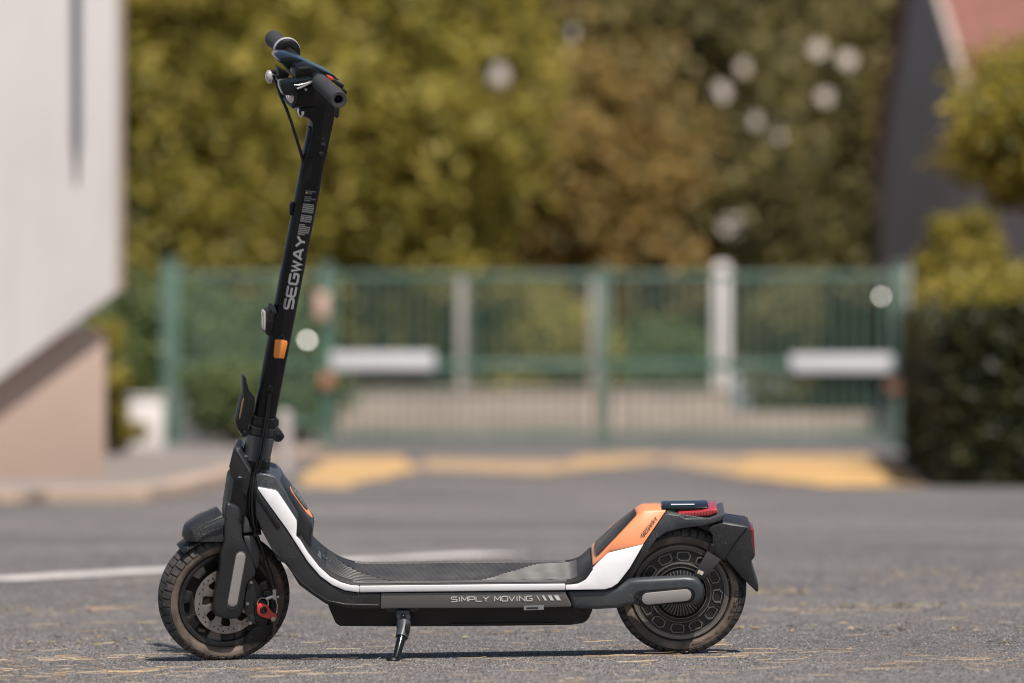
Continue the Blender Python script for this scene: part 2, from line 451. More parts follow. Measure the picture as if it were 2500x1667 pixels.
# fallen pine needles
def needles(spots):
    V, F = [], []
    for (cx, cy, ang, ln, bend, w) in spots:
        k0 = len(V); zz = .002 + random.uniform(0, .003)
        for i in range(5):
            t = i / 4 - .5; a2 = ang + bend * t
            px_, py_ = cx + math.cos(ang) * ln * t - math.sin(ang) * bend * ln * t * t, cy + math.sin(ang) * ln * t + math.cos(ang) * bend * ln * t * t
            nx_, ny_ = -math.sin(a2) * w, math.cos(a2) * w
            z = float(ground_z(px_, py_)) + zz + .003 * abs(t) * random.random()
            V += [(px_ + nx_, py_ + ny_, z), (px_ - nx_, py_ - ny_, z), (px_, py_, z + w * 1.3)]
        for i in range(4):
            a_, b_ = k0 + i * 3, k0 + i * 3 + 3
            F += [(a_, b_, b_ + 2, a_ + 2), (a_ + 2, b_ + 2, b_ + 1, a_ + 1)]
    return np.array(V), np.array(F)
sp = []
for _ in range(70):                                   # needle clusters, thicker at the front left
    cx = random.uniform(-1.25, 1.25); cy = random.choice([random.uniform(-.95, -.1), random.uniform(-.75, .5), random.uniform(-.2, 2.6)])
    if random.random() < .35: cx = random.uniform(-1.25, -.35); cy = random.uniform(-.9, .1)
    a0 = random.uniform(0, 3.14); n = random.choice([2, 3, 5, 9, 16])
    for _k in range(n):
        sp.append((cx + random.gauss(0, .07), cy * 1.5 + random.gauss(0, .07), a0 + random.gauss(0, .7), random.uniform(.03, .11), random.uniform(-.5, .5), random.uniform(.0004, .0008)))
for _ in range(420):
    sp.append((random.uniform(-1.4, 1.4), random.uniform(-1.3, 4.5), random.uniform(0, 3.14), random.uniform(.02, .09), random.uniform(-.5, .5), random.uniform(.0004, .0007)))
v, f = needles(sp)
nd = big_mesh('fallen_pine_needles', v, f, 'needle'); nd['kind'] = 'stuff'
tag(nd, 'dry tan pine needles strewn over the asphalt around the scooter', 'needles')
# drifts of dry litter and moss
V = []; F = []
for (cx, cy, rx, ry, n) in ((-1.42, 1.52, .30, .10, 200), (.60, 1.9, .22, .16, 140), (.93, 1.25, .16, .10, 60), (.52, .62, .10, .06, 25),
                            (-.95, .45, .28, .10, 50), (-.55, .55, .14, .08, 30), (.90, .52, .30, .10, 50), (1.15, .12, .2, .06, 30), (1.35, 2.6, .5, .3, 110), (0.1, .5, .3, .1, 25)):
    for _ in range(n):
        x = cx + random.gauss(0, rx * .6); y = (cy + random.gauss(0, ry * .6)) * 1.54; s = random.uniform(.003, .010); t = random.uniform(0, 6.28)
        z = float(ground_z(x, y)) + random.uniform(.002, .007); k = len(V)
        for q in range(4):
            rr = s * (1.6 if q % 2 == 0 else .6)
            V.append((x + rr * math.cos(t + q * 1.57), y + rr * math.sin(t + q * 1.57), z + random.uniform(-.001, .004)))
        F.append((k, k + 1, k + 2, k + 3))
lt = big_mesh('dry_leaf_litter', np.array(V), np.array(F), 'litter'); lt['kind'] = 'stuff'
tag(lt, 'patches of dry yellowish leaf litter and moss on the road', 'litter')

# ------------------------------------------------------------------ pavement and kerb, left
kerb = [Vector(p) for p in [(-3.350,14.378),(-2.766,14.011),(-2.442,13.743),(-2.141,13.656),(-1.897,14.011),(-1.801,15.754),(-1.783,18.512),(-1.800,21.617),(-1.791,25.679),(-1.746,29.667),(-1.689,32.576)]]
kerb = chaikin(kerb, 2, False)
pav = kerb + [Vector((-1.9, Yd(24.4))), Vector((-9, Yd(24.4))), Vector((-9, Yd(8.0)))]
me = bpy.data.meshes.new('pavement'); n = len(pav)
me.from_pydata([(p.x, p.y, .03) for p in pav] + [(p.x, p.y, -.05) for p in pav], [], ring_faces(n, 2)); me.update()
pavement = structure(link_mesh('pavement', me, principled('paving', (.25, .215, .195), .92, noise=.2, nscale=5, bump=.3, bscale=80)))
length = [0]
for i in range(1, len(kerb)): length.append(length[-1] + (kerb[i] - kerb[i - 1]).length)
def kerb_at(s):
    for i in range(1, len(kerb)):
        if s <= length[i]:
            t = (s - length[i - 1]) / (length[i] - length[i - 1]); return kerb[i - 1].lerp(kerb[i], t)
    return kerb[-1]
s = 0.0; step = .62
while s + step < length[-1]:
    p, q = kerb_at(s + .008), kerb_at(s + step - .008); d = (q - p).normalized(); nn = Vector((d.y, -d.x)) * .16
    z0, z1 = -.05, .075 + random.uniform(-.006, .006)
    foot = [p - nn * .05, q - nn * .05, q + nn, p + nn]
    v = [(c.x, c.y, z0) for c in foot] + [(c.x, c.y, z1) for c in foot]
    make('kerb_stone', v, ring_faces(4, 2), 'kerb_stone', pavement, .018, 2); s += step

# ------------------------------------------------------------------ white building, left
bld = empty('white_building', (-2.285, Yd(12.42), 0), (0, 0, math.radians(24))); tag(bld, 'white rendered building with a slanting overhang above a tan base wall', 'building')
def child(o, parent):
    o.parent = parent; o.matrix_parent_inverse = Matrix.Translation(-Vector(parent.location)); return o
def wall_prism(name, poly, y0, y1, mat, parent, bevel=.01):
    n = len(poly); v = [(x, y0, z) for x, z in poly] + [(x, y1, z) for x, z in poly]
    return make(name, v, ring_faces(n, 2), mat, parent, bevel, 2)
wall_prism('upper_wall', [(0, 9.0), (0, 1.13), (-.78, .58), (-1.74, -.1), (-7, -.1), (-7, 9.0)], 0, 7.5, 'render_white', bld, .02)
wall_prism('edge_trim', [(-.03, 9.0), (-.03, 1.12), (.012, 1.12), (.012, 9.0)], -.014, .02, 'edge_trim', bld, .004)
wall_prism('base_wall', [(-.035, .9), (-.035, -.1), (-7, -.1), (-7, .9)], .17, 7.3, 'render_tan', bld, .01)
strip_shape = [(-.345, 9.0), (-.305, 2.0), (-.285, 1.74), (-.275, 1.74), (-.255, 2.0), (-.275, 9.0)]
wall_prism('wall_dark_strip', strip_shape, -.02, .03, 'slate_grey', bld, .004)  # thin dark strip on the wall, tapering towards its foot

# ------------------------------------------------------------------ gate, fence and posts
GATE_Y = Yd(24.7)
bar_me = None
def upright(parent, x, z0, z1, r=.0165, y=GATE_Y):
    global bar_me
    if bar_me is None:
        o = tube('bar', [(0, 0, 0), (0, 0, 1)], r, 'gate_green', None, None, 8); bar_me = o.data
        bpy.data.objects.remove(o)
    b = bpy.data.objects.new('bar', bar_me); COL.objects.link(b); b.parent = parent
    b.location = (x - parent.location.x, y - parent.location.y, z0 - parent.location.z); b.scale = (1, 1, z1 - z0)
    return b
def rail(name, parent, x0, x1, z, h, d=.04, y=GATE_Y, mat='gate_green'):
    return child(box(name, ((x0 + x1) / 2, y, z), (x1 - x0, d, h), mat, None, .006), parent)
def leaf_gate(name, label, x0, x1, top=1.72):
    g = empty(name, ((x0 + x1) / 2, GATE_Y, 0)); tag(g, label, 'gate', 'green gate leaves')
    for xx in (x0 + .02, x1 - .02): child(box('stile', (xx, GATE_Y, .06 + (top - .06) / 2), (.04, .05, top - .06), 'gate_green', None, .006), g)
    rail('top_rail', g, x0 + .04, x1 - .04, top - .06, .06); rail('middle_rail', g, x0 + .04, x1 - .04, .80, .08)
    rail('bottom_rail', g, x0 + .04, x1 - .04, .12, .07)
    n = int((x1 - x0 - .12) / .100)
    for i in range(1, n): 
        x = x0 + .06 + (x1 - x0 - .12) * i / n
        upright(g, x, .155, .76); upright(g, x, .84, top - .09)
    return g
gl = leaf_gate('metal_gate', 'left leaf of the green barred gate with long white board at its left end', -1.72, .84)
gr = leaf_gate('metal_gate', 'right leaf of the green barred gate with long white board at its right end', .92, 3.62)
child(box('white_board', (-1.25, GATE_Y - .075, .835), (1.00, .03, .165), 'panel_white', None, .008), gl)
child(box('white_board', (3.18, GATE_Y - .075, .815), (1.0, .03, .16), 'panel_white', None, .008), gr)
fe = empty('fence_panel', (-2.55, GATE_Y, 0)); tag(fe, 'fixed green barred fence panel between tall left post and gate', 'fence')
rail('top_rail', fe, -3.2, -1.88, 1.66, .06); rail('middle_rail', fe, -3.2, -1.88, .80, .06); rail('bottom_rail', fe, -3.2, -1.88, .24, .06)
for i in range(1, 14): upright(fe, -3.2 + 1.32 * i / 14, .29, .75); upright(fe, -3.2 + 1.32 * i / 14, .85, 1.61)
def post(x, w, h, label, y=GATE_Y):
    p = empty('gate_post', (x, y, 0)); tag(p, label, 'post', 'green gate posts')
    child(box('shaft', (x, y, h / 2 - .05), (w, w, h + .1), 'gate_green', None, .01), p)
    child(box('cap', (x, y, h + .02), (w + .03, w + .03, .04), 'gate_green', None, .012), p)
    child(box('foot_plate', (x, y, .02), (w + .10, w + .10, .04), 'gate_green', None, .008), p)
    return p
post(-3.29, .17, 1.78, 'thick teal green post at the left end of the fence')
pl = post(-1.80, .12, 1.74, 'green hinge post left of the gate beside the white board')
post(.88, .05, 1.72, 'slim green middle post where the two gate leaves meet')
pr = post(3.74, .14, 1.74, 'green hinge post right of the gate by the dark hedge')
def glint_plate(parent, x, z, y, r):
    """A small round bright steel lock plate, domed and tilted to glint the sun at the camera."""
    p = Vector((x, y, z)); n = ((cam.location - p).normalized() + SUN_DIR).normalized()
    R = n.to_track_quat('Y', 'Z').to_matrix().to_4x4()
    prof = [(0.0001, .006), (r * .5, .0055), (r * .9, .004), (r, 0), (r, -.015), (.0001, -.015)]
    o = lathe('lock_plate', (0, 0, 0), prof, 'polished_steel', None, Matrix.Translation(p) @ R, 24)
    arm = child(tube('lock_arm', [p - n * .012, (x, GATE_Y, z)], .008, 'gate_green', None), parent)
    return child(o, parent)
glint_plate(fe, -1.97, 1.035, GATE_Y - .12, .026)
glint_plate(gr, 3.55, 1.455, GATE_Y - .12, .022)
def brown_disc(parent, x, z, r, mat='disc_brown'):
    return child(lathe('brown_disc', (x, GATE_Y - .10, z), [(.0001, -.02), (r * .8, -.018), (r, -.01), (r, .05), (.0001, .05)], mat, None, None, 24), parent)  # plain brown disc fixed to the post
brown_disc(pl, -1.78, .645, .075); brown_disc(pr, 3.68, .60, .07)
mb = box('letter_box', (-1.83, GATE_Y - .12, 1.37), (.13, .10, .26), principled('box_pink', (.62, .42, .34), .6, noise=.08), None, .02)
tag(mb, 'small pinkish beige letter box on the green hinge post', 'letter box')

# things in front of the fence
cab = empty('utility_cabinet', (-3.16, Yd(21.5), .03)); tag(cab, 'small white utility cabinet on the pavement before the fence', 'cabinet')
child(box('cabinet_body', (-3.16, Yd(21.5), .25), (.30, .2, .46), 'post_white', None, .03), cab)
child(box('cabinet_lid', (-3.16, Yd(21.5), .495), (.33, .23, .03), 'post_white', None, .012), cab)
bo = empty('bollard', (-1.47, Yd(14.4), 0)); tag(bo, 'short pale grey bollard beside the kerb behind the stem', 'bollard')
child(lathe('bollard_shaft', (0, 0, 0), [(.0001, .42), (.03, .415), (.048, .39), (.05, .35), (.05, -.02), (.0001, -.02)], 'bollard_grey', None,
            Matrix.Translation((-1.47, Yd(14.4), 0)) @ Matrix.Rotation(math.radians(90), 4, 'X'), 24), bo)
child(box('bollard_foot', (-1.47, Yd(14.4), .012), (.13, .13, .02), 'bollard_grey', None, .005), bo)

# ------------------------------------------------------------------ beyond the gate
lw = empty('low_wall', (0, Yd(31.5), 0)); tag(lw, 'low beige wall on the far side of the gate', 'wall')
child(box('wall_body', (-.4, Yd(31.6), .24), (5.9, .3, .60), 'stone_beige', None, .015), lw)
child(box('coping', (-.4, Yd(31.6), .565), (5.96, .36, .05), 'stone_beige', None, .012), lw)
child(box('lower_wall_body', (5.0, Yd(31.6), .12), (4.85, .3, .36), 'stone_beige', None, .015), lw)
def far_post(x, w, h, mat, label, y=Yd(31.6), z0=.5):
    p = empty('concrete_post', (x, y, z0)); tag(p, label, 'post', 'pale posts behind the gate')
    child(box('post_shaft', (x, y, (z0 + h) / 2), (w, w, h - z0), mat, None, .015), p)
    v, f = box_data(x, y, h + .03, w, w, .06); v = [(x + (a - x) * .5, y + (b - y) * .5, c) if c > h + .03 else (a, b, c) for a, b, c in v]
    child(make('post_tip', v, f, mat, None, .008), p)
far_post(-.58, .15, 1.83, 'concrete', 'grey concrete post behind the left gate leaf')
far_post(.99, .15, 1.83, 'concrete', 'grey concrete post just behind the middle of the gate')
far_post(2.47, .20, 2.0, 'post_white', 'white square post behind the right gate leaf', z0=-.05)
far_post(3.96, .17, 1.78, 'post_white', 'white post rising behind the dark hedge', y=Yd(26.4), z0=-.05)
ucab = box('grey_cabinet', (2.02, Yd(36.5), .66), (.55, .4, 1.40), 'concrete', None, .03)
tag(ucab, 'pale grey cabinet standing among shrubs beyond the gate', 'cabinet')

def parked_car(x0, y, label):
    c = empty('parked_car', (x0 + 2.0, y, 0)); tag(c, label, 'car')
    prof = [(0, .35), (.02, .62), (.10, .74), (.95, .88), (1.05, .90), (3.85, .92), (4.02, .80), (4.05, .38), (3.75, .26), (.25, .24)]
    v = [(x0 + a, y - .84, b) for a, b in prof] + [(x0 + a, y + .84, b) for a, b in prof]
    child(make('body', v, ring_faces(len(prof), 2), 'car_paint', None, .07, 3), c)
    cab_ = [(.95, .87), (1.62, 1.36), (1.85, 1.44), (3.1, 1.43), (3.75, .90)]
    v = [(x0 + a, y - .80 + max(0, b - .9) * .35, b) for a, b in cab_] + [(x0 + a, y + .80 - max(0, b - .9) * .35, b) for a, b in cab_]
    child(make('roof', v, ring_faces(len(cab_), 2), 'car_paint', None, .03, 2), c)
    for win in ([(1.12, .93), (1.68, 1.34), (2.2, 1.38), (2.2, .95)], [(2.28, .95), (2.28, 1.38), (3.0, 1.36), (3.5, .96)]):
        pts = [(x0 + a, y - .815 + max(0, b - .9) * .35, b) for a, b in win]
        child(slab('window', pts, .02, 'car_glass', None, .003), c)
    child(slab('door', [(x0 + a, y - .852, b) for a, b in [(1.3, .42), (1.25, .86), (2.3, .87), (2.3, .42)]], .02, 'car_paint', None, .006), c)
    for wx in (.78, 3.2):
        w = child(lathe('wheel', (x0 + wx, y - .78, .31), [(.0001, -.09), (.18, -.09), (.21, -.06), (.30, -.08), (.31, -.04), (.31, .1), (.0001, .1)], 'car_tyre', None, None, 32), c)
    child(ellipsoid('headlight', (x0 + .14, y - .70, .66), (.10, .12, .06), 'panel_white', None), c)
parked_car(3.0, Yd(40.8), 'silver blue car parked beyond the right gate leaf')

# house at the right
ho = empty('house', (5.3, Yd(34.0), 0)); tag(ho, 'grey gabled house with red tiled roof behind the right hedge', 'house')
y0, y1, yr, xl = Yd(29.6), Yd(40.3), Yd(35.0), 5.28
gab = [(y0, -.1), (y0, 3.75), (yr, 6.6), (y1, 3.75), (y1, -.1)]
v = [(xl, a, b) for a, b in gab] + [(xl + 9, a, b) for a, b in gab]
child(make('house_wall', v, ring_faces(5, 2), 'house_render', None, .02), ho)
def roof_side(ya, za, yb, zb):
    t = .12; v = [(xl - .12, ya, za), (xl + 9.2, ya, za), (xl + 9.2, yb, zb), (xl - .12, yb, zb)]
    v = v + [(a, b, c + t) for a, b, c in v]
    return child(make('roof', v, ring_faces(4, 2), 'roof_tile', None, .01), ho)
front_roof = roof_side(y0 - .4, 3.56, yr, 6.62)
for k in range(30):                                         # courses of tiles up the front slope
    f0 = k / 30; ya = y0 - .4 + (yr - y0 + .4) * f0; yb = ya + (yr - y0 + .4) / 30 * 1.02; za = 3.56 + 3.06 * f0; zb = za + 3.06 / 30
    v = [(xl - .11, ya, za + .17), (xl + 3.2, ya, za + .17), (xl + 3.2, yb, zb + .125), (xl - .11, yb, zb + .125)]
    o = make('tile_course', v + [(a, b, c - .05) for a, b, c in v], ring_faces(4, 2), 'roof_tile', None, 0); o.parent = front_roof
child(tube('gutter', [(xl - .1, y0 - .46, 3.54), (xl + 3.2, y0 - .46, 3.54)], .06, 'slate_grey', None), ho)
child(tube('downpipe', [(xl + .15, y0 - .1, 3.5), (xl + .15, y0 - .1, 0)], .05, 'slate_grey', None), ho)
roof_side(yr + .01, 6.62, y1 + .4, 3.56)
v = [(xl - .20, y0 - .42, 3.50), (xl - .121, y0 - .42, 3.50), (xl - .121, yr, 6.58), (xl - .20, yr, 6.58)]
child(make('verge_board', v + [(a, b, c + .20) for a, b, c in v], ring_faces(4, 2), 'verge_white', None, .01), ho)
child(box('shaded_front_wall', (7.2, Yd(29.6) - .12, 1.76), (3.78, .2, 3.5), 'front_wall_shade', None, .02), ho)  # dark sheet over the house front, its colour standing in for eave shade

fh = empty('added_far_house', (3.4, Yd(60), 0)); tag(fh, 'added cream house giving pale spots in gaps of the dark trees', 'house')  # added behind the crowns so their openings show warm and pale
child(box('far_wall', (3.4, Yd(60) + 3, 4.4), (7.6, 6, 9.0), 'cream_render', None, .05), fh)
child(make('far_roof', [(-.7, Yd(60) - .4, 8.9), (7.5, Yd(60) - .4, 8.9), (7.5, Yd(60) + 6.4, 8.9), (-.7, Yd(60) + 6.4, 8.9), (.6, Yd(60) + 3, 11.4), (6.2, Yd(60) + 3, 11.4)],
           [(0, 1, 5, 4), (2, 3, 4, 5), (1, 2, 5), (3, 0, 4), (0, 3, 2, 1)], 'roof_tile', None, .03), fh)

# ------------------------------------------------------------------ foliage
# openings through the crowns (start, end, radius)
GAPS = [(np.array(a), np.array(b), r) for a, b, r in zip(
    [(-0.121,36.000,3.473),(0.621,42.000,4.294),(2.184,42.000,3.686),(2.420,42.000,3.930),(3.212,42.000,4.101),(3.503,42.000,4.003),(3.263,42.000,3.617),(2.290,42.000,2.272),(2.783,42.000,3.223),(2.548,42.000,3.351)],
    [(-0.279,96.000,7.317),(1.266,96.000,8.208),(4.452,96.000,6.967),(4.932,96.000,7.465),(6.548,96.000,7.815),(7.141,96.000,7.614),(6.652,96.000,6.828),(4.669,96.000,4.086),(5.674,96.000,6.024),(5.194,96.000,6.286)],
    (.24, .17, .22, .20, .18, .19, .20, .26, .16, .16))]
def open_gaps(V, F):
    P = V.reshape(-1, 4, 3).mean(1); keep = np.ones(len(P), bool)
    for a, b, r in GAPS:
        d = (b - a) / np.linalg.norm(b - a); w = P - a; s_ = w @ d
        keep &= ~((s_ > 0) & (np.linalg.norm(w - s_[:, None] * d, axis=1) < r))
    V = V.reshape(-1, 4, 3)[keep].reshape(-1, 3); return V, np.arange(len(V)).reshape(-1, 4)
def leaf_cloud(centres, radii, n, size, shell=.55, rng=RNG):
    """n leaf quads in clumps; returns vertex and quad arrays."""
    c = np.asarray(centres); r = np.asarray(radii)
    w = r ** 2; k = rng.choice(len(c), n, p=w / w.sum())
    d = rng.normal(size=(n, 3)); d /= np.linalg.norm(d, axis=1)[:, None]
    rad = r[k] * (shell + (1 - shell) * rng.random(n)) * rng.uniform(.75, 1.12, n)
    p = c[k] + d * rad[:, None] * np.array([1, 1, .8])
    nrm = d * .6 + rng.normal(size=(n, 3)) * .6 + np.array([.1, -.3, .55]); nrm /= np.linalg.norm(nrm, axis=1)[:, None]
    u = np.cross(nrm, rng.normal(size=(n, 3))); u /= np.linalg.norm(u, axis=1)[:, None]; v = np.cross(nrm, u)
    s = (size * rng.uniform(.6, 1.35, n))[:, None]
    fold = nrm * s * .18
    V = np.stack([p - u * s, p + v * s * .55 + fold, p + u * s, p - v * s * .55 + fold], 1).reshape(-1, 3)
    F = np.arange(n * 4).reshape(n, 4)
    return V, F
def clumps(c, rad, n, r0, r1, rng=RNG):
    d = rng.normal(size=(n, 3)); d /= np.linalg.norm(d, axis=1)[:, None]
    q = rng.random(n) ** .45
    return np.asarray(c) + d * q[:, None] * np.asarray(rad), rng.uniform(r0, r1, n)
def limbs(name, segs, mat, parent):
    V, F = [], []
    for (a, b, r0, r1) in segs:
        a, b = Vector(a), Vector(b); d = (b - a); L_ = d.length; d.normalize()
        s_ = d.cross(Vector((0, 1, 0)) if abs(d.y) < .9 else Vector((1, 0, 0))).normalized(); t_ = s_.cross(d); rings = 5; k0 = len(V)
        off = Vector((random.uniform(-1, 1), random.uniform(-1, 1), 0)) * L_ * .06
        for i in range(rings):
            f_ = i / (rings - 1); c_ = a.lerp(b, f_) + off * math.sin(f_ * math.pi); rr = r0 + (r1 - r0) * f_
            if i == 0 and a.z < .2: rr *= 1.35
            for k in range(8):
                an = 2 * math.pi * k / 8; V.append(c_ + s_ * math.cos(an) * rr + t_ * math.sin(an) * rr)
        F += [tuple(x + k0 for x in fc) for fc in ring_faces(8, rings)]
    return make(name, V, F, mat, parent, 0, sharp=60)
def tree(label, x, y, trunk_h, crown_c, crown_r, nclump, nleaf, size, mat, r0=.35, r1=.75, trunk_r=.14, group='trees behind the gate', name='broadleaf_tree', extra=()):
    t = empty(name, (x, y, 0)); tag(t, label, 'tree', group)
    cc, rr = clumps((x + crown_c[0], y + crown_c[1], crown_c[2]), crown_r, nclump, r0, r1)
    for e in extra: cc = np.vstack([cc, [e[:3]]]); rr = np.append(rr, e[3])
    c2, r2 = clumps((x + crown_c[0], y + crown_c[1], crown_c[2]), np.asarray(crown_r) * 1.04, nclump * 3, r0 * .35, r1 * .5)
    V, F = leaf_cloud(np.vstack([cc, c2]), np.append(rr * .8, r2), nleaf, size, .25)
    ns = int(nleaf * .5)                                     # a finer outer veil of leaves over the clumps
    dd = RNG.normal(size=(ns, 3)); dd /= np.linalg.norm(dd, axis=1)[:, None]
    pc_ = np.array([x + crown_c[0], y + crown_c[1], crown_c[2]]) + dd * np.asarray(crown_r) * (RNG.uniform(.55, 1.12, ns) ** .7)[:, None]
    lump = sum(np.sin(dd @ RNG.normal(size=3) * 5.5 + q) for q in range(5)) * .085
    pc_ += dd * np.asarray(crown_r) * lump[:, None]
    V2, F2 = leaf_cloud(pc_, np.full(ns, .10), ns, size * .9, .2)
    V = np.vstack([V, V2]); F = np.arange(len(V)).reshape(-1, 4)
    if group == 'trees behind the gate': V, F = open_gaps(V, F)
    child(big_mesh('crown', V, F, mat), t)
    top = (x + crown_c[0] * .6, y, max(trunk_h + .4, crown_c[2]))
    segs = [((x, y, -.1), (x, y, trunk_h), trunk_r, trunk_r * .75), ((x, y, trunk_h), top, trunk_r * .75, trunk_r * .35)]
    for i in np.argsort(-rr)[:9]:
        segs.append(((x + crown_c[0] * .2, y, trunk_h + random.uniform(0, .5) * max(.1, crown_c[2] - trunk_h)), tuple(cc[i]), trunk_r * .38, .015))
    child(limbs('trunk', segs, 'bark', None), t)
    return t
def shrub(label, x, y, rad, h, nclump, nleaf, size, mat, name='shrub', group='shrubs beyond the gate', z0=0.0, cs=1.0):
    t = empty(name, (x, y, 0)); tag(t, label, 'shrub', group)
    cc, rr = clumps((x, y, z0 + h * .55), (rad[0], rad[1], h * .42), nclump, (.16 * h + .06) * cs, (.30 * h + .08) * cs)
    V, F = leaf_cloud(cc, rr, nleaf, size); V[:, 2] = np.maximum(V[:, 2], .02)
    child(big_mesh('foliage', V, F, mat), t)
    segs = [((x + random.uniform(-.1, .1), y, -.05), tuple(cc[i]), .03, .008) for i in range(min(6, nclump))]
    child(limbs('stems', segs, 'bark', None), t)
    return t
tree('tall olive yellow tree at the left beside the white building', -4.2, Yd(31.5), 1.3, (.3, 0, 4.3), (1.9, 1.6, 3.0), 46, 24000, .085, 'leaf_olive', .35, .75)
tree('broad golden green tree right of the scooter stem', -1.5, Yd(33.0), 1.2, (.1, 0, 4.2), (1.9, 1.6, 3.0), 46, 24000, .085, 'leaf_olive', .35, .75)
tree('low orange brown tree in the middle above the gate', .9, Yd(35.0), 1.0, (0, 0, 3.0), (1.5, 1.3, 2.0), 30, 14000, .09, 'leaf_rust', .3, .65)
tree('dark brownish tree behind the middle of the gate', 1.6, Yd(40.5), 1.8, (0, 0, 5.2), (2.5, 1.8, 3.4), 46, 20000, .12, 'leaf_dark', .4, .85)
tree('dark open tree with bright gaps above the right gate leaf', 4.2, Yd(42.5), 1.6, (0, 0, 4.6), (2.4, 1.8, 4.0), 40, 15000, .12, 'leaf_dark', .4, .8)
tree('dark tree partly behind the grey house', 7.4, Yd(47.5), 2.0, (-.6, 0, 5.5), (2.8, 2.0, 4.0), 40, 14000, .13, 'leaf_dark', .5, 1.0)
tree('far yellow tree seen between the dark trees', 2.9, Yd(52.0), 2.0, (0, 0, 5.5), (3.4, 1.6, 4.2), 44, 13000, .15, 'leaf_rust', .5, 1.0)
tree('far olive tree behind the golden ones', -3.4, Yd(48.0), 2.0, (0, 0, 5.0), (4.2, 1.6, 4.4), 50, 15000, .15, 'leaf_dark', .6, 1.1)
tree('far olive tree rising in the gap left of centre', .2, Yd(55.0), 2.0, (0, 0, 6.0), (3.4, 1.6, 4.6), 40, 12000, .16, 'leaf_dark', .6, 1.1)
tree('far low trees closing the view behind the left gate leaf', -1.6, Yd(50.0), 1.0, (0, 0, 2.6), (3.2, 1.4, 1.9), 40, 10000, .14, 'leaf_dark', .5, .9)
tree('far low tree closing the view behind the right gate leaf', 5.2, Yd(51.0), 1.0, (0, 0, 3.0), (2.6, 1.4, 2.4), 40, 10000, .14, 'leaf_dark', .5, .9)
tree('yellow green tree hanging in at the upper right edge', 4.05, Yd(15.6), 1.4, (-.1, 0, 2.35), (.95, 1.3, .62), 40, 20000, .045, 'leaf_lime', .18, .36, .07, group='roadside trees')
shrub('small yellow green shrub in front of the grey house', 4.30, Yd(24.5), (.36, .4), 1.35, 18, 3500, .05, 'leaf_lime', group='roadside shrubs', z0=1.05, cs=.55)
shrub('leafy green shrub against the white building corner', -3.24, Yd(19.3), (.10, .4), 1.15, 22, 5000, .03, 'leaf_lime', group='roadside shrubs', cs=.36)
shrub('dark green climber behind the tall left post', -3.6, Yd(26.2), (.7, .4), 1.7, 18, 7000, .05, 'leaf_green')
shrub('green bush behind the fixed fence panel', -2.4, Yd(26.6), (.7, .4), 1.6, 18, 7000, .05, 'leaf_green')
shrub('dense green bush behind the left gate leaf', -.9, Yd(33.6), (1.0, .5), 1.75, 18, 7000, .06, 'leaf_green')
shrub('yellowing bush behind the gate near its middle', .35, Yd(33.4), (.7, .5), 1.9, 16, 6000, .06, 'leaf_olive')
shrub('dark green bush behind the right gate leaf', 1.8, Yd(33.6), (.8, .5), 1.5, 16, 6000, .06, 'leaf_green')
shrub('grey green bush at the right end of the gate', 3.9, Yd(35.6), (1.1, .5), 1.9, 18, 6000, .07, 'leaf_dark')
shrub('ground creeper at the foot of the white building', -3.3, Yd(20.4), (.2, .5), .3, 12, 2500, .03, 'leaf_lime', group='roadside shrubs', z0=.08, cs=.6)
shrub('low green bush beside the tall left fence post', -2.6, Yd(23.9), (.35, .25), .9, 12, 4000, .04, 'leaf_green', group='roadside shrubs')
# hedge along the right side
hd = empty('clipped_hedge', (3.6, Yd(15.0), 0)); tag(hd, 'dark clipped hedge running along the right side of the road', 'hedge')
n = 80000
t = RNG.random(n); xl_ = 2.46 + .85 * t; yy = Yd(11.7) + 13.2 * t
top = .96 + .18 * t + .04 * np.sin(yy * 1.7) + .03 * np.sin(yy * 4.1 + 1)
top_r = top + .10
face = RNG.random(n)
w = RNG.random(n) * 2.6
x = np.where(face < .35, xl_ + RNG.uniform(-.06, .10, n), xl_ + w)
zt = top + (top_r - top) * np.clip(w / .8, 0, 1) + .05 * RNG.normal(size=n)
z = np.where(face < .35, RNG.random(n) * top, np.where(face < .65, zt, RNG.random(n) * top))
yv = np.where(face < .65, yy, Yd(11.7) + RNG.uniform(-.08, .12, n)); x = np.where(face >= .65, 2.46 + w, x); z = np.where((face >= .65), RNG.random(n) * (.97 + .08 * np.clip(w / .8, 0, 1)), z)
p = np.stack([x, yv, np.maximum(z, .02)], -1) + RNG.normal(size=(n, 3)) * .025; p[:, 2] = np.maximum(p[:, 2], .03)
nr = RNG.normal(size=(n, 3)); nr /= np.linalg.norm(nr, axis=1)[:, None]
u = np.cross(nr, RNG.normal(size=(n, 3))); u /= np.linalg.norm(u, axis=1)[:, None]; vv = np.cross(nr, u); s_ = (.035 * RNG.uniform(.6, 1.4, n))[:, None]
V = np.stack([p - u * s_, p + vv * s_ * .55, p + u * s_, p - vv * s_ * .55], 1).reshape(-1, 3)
child(big_mesh('foliage', V, np.arange(n * 4).reshape(n, 4), 'leaf_hedge_shade'), hd)
n = 26000
tt = RNG.random(n); ww = RNG.random(n) ** 1.3 * 2.4; yt = Yd(11.7) + 13.2 * tt; xt = 2.46 + .85 * tt + ww
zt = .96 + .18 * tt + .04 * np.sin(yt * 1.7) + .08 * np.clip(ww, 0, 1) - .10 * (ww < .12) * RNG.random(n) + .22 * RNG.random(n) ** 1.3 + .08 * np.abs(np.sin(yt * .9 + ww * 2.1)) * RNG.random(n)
p = np.stack([xt, yt, zt], -1); nr = RNG.normal(size=(n, 3)) * .6 + np.array([.1, -.3, .6]); nr /= np.linalg.norm(nr, axis=1)[:, None]
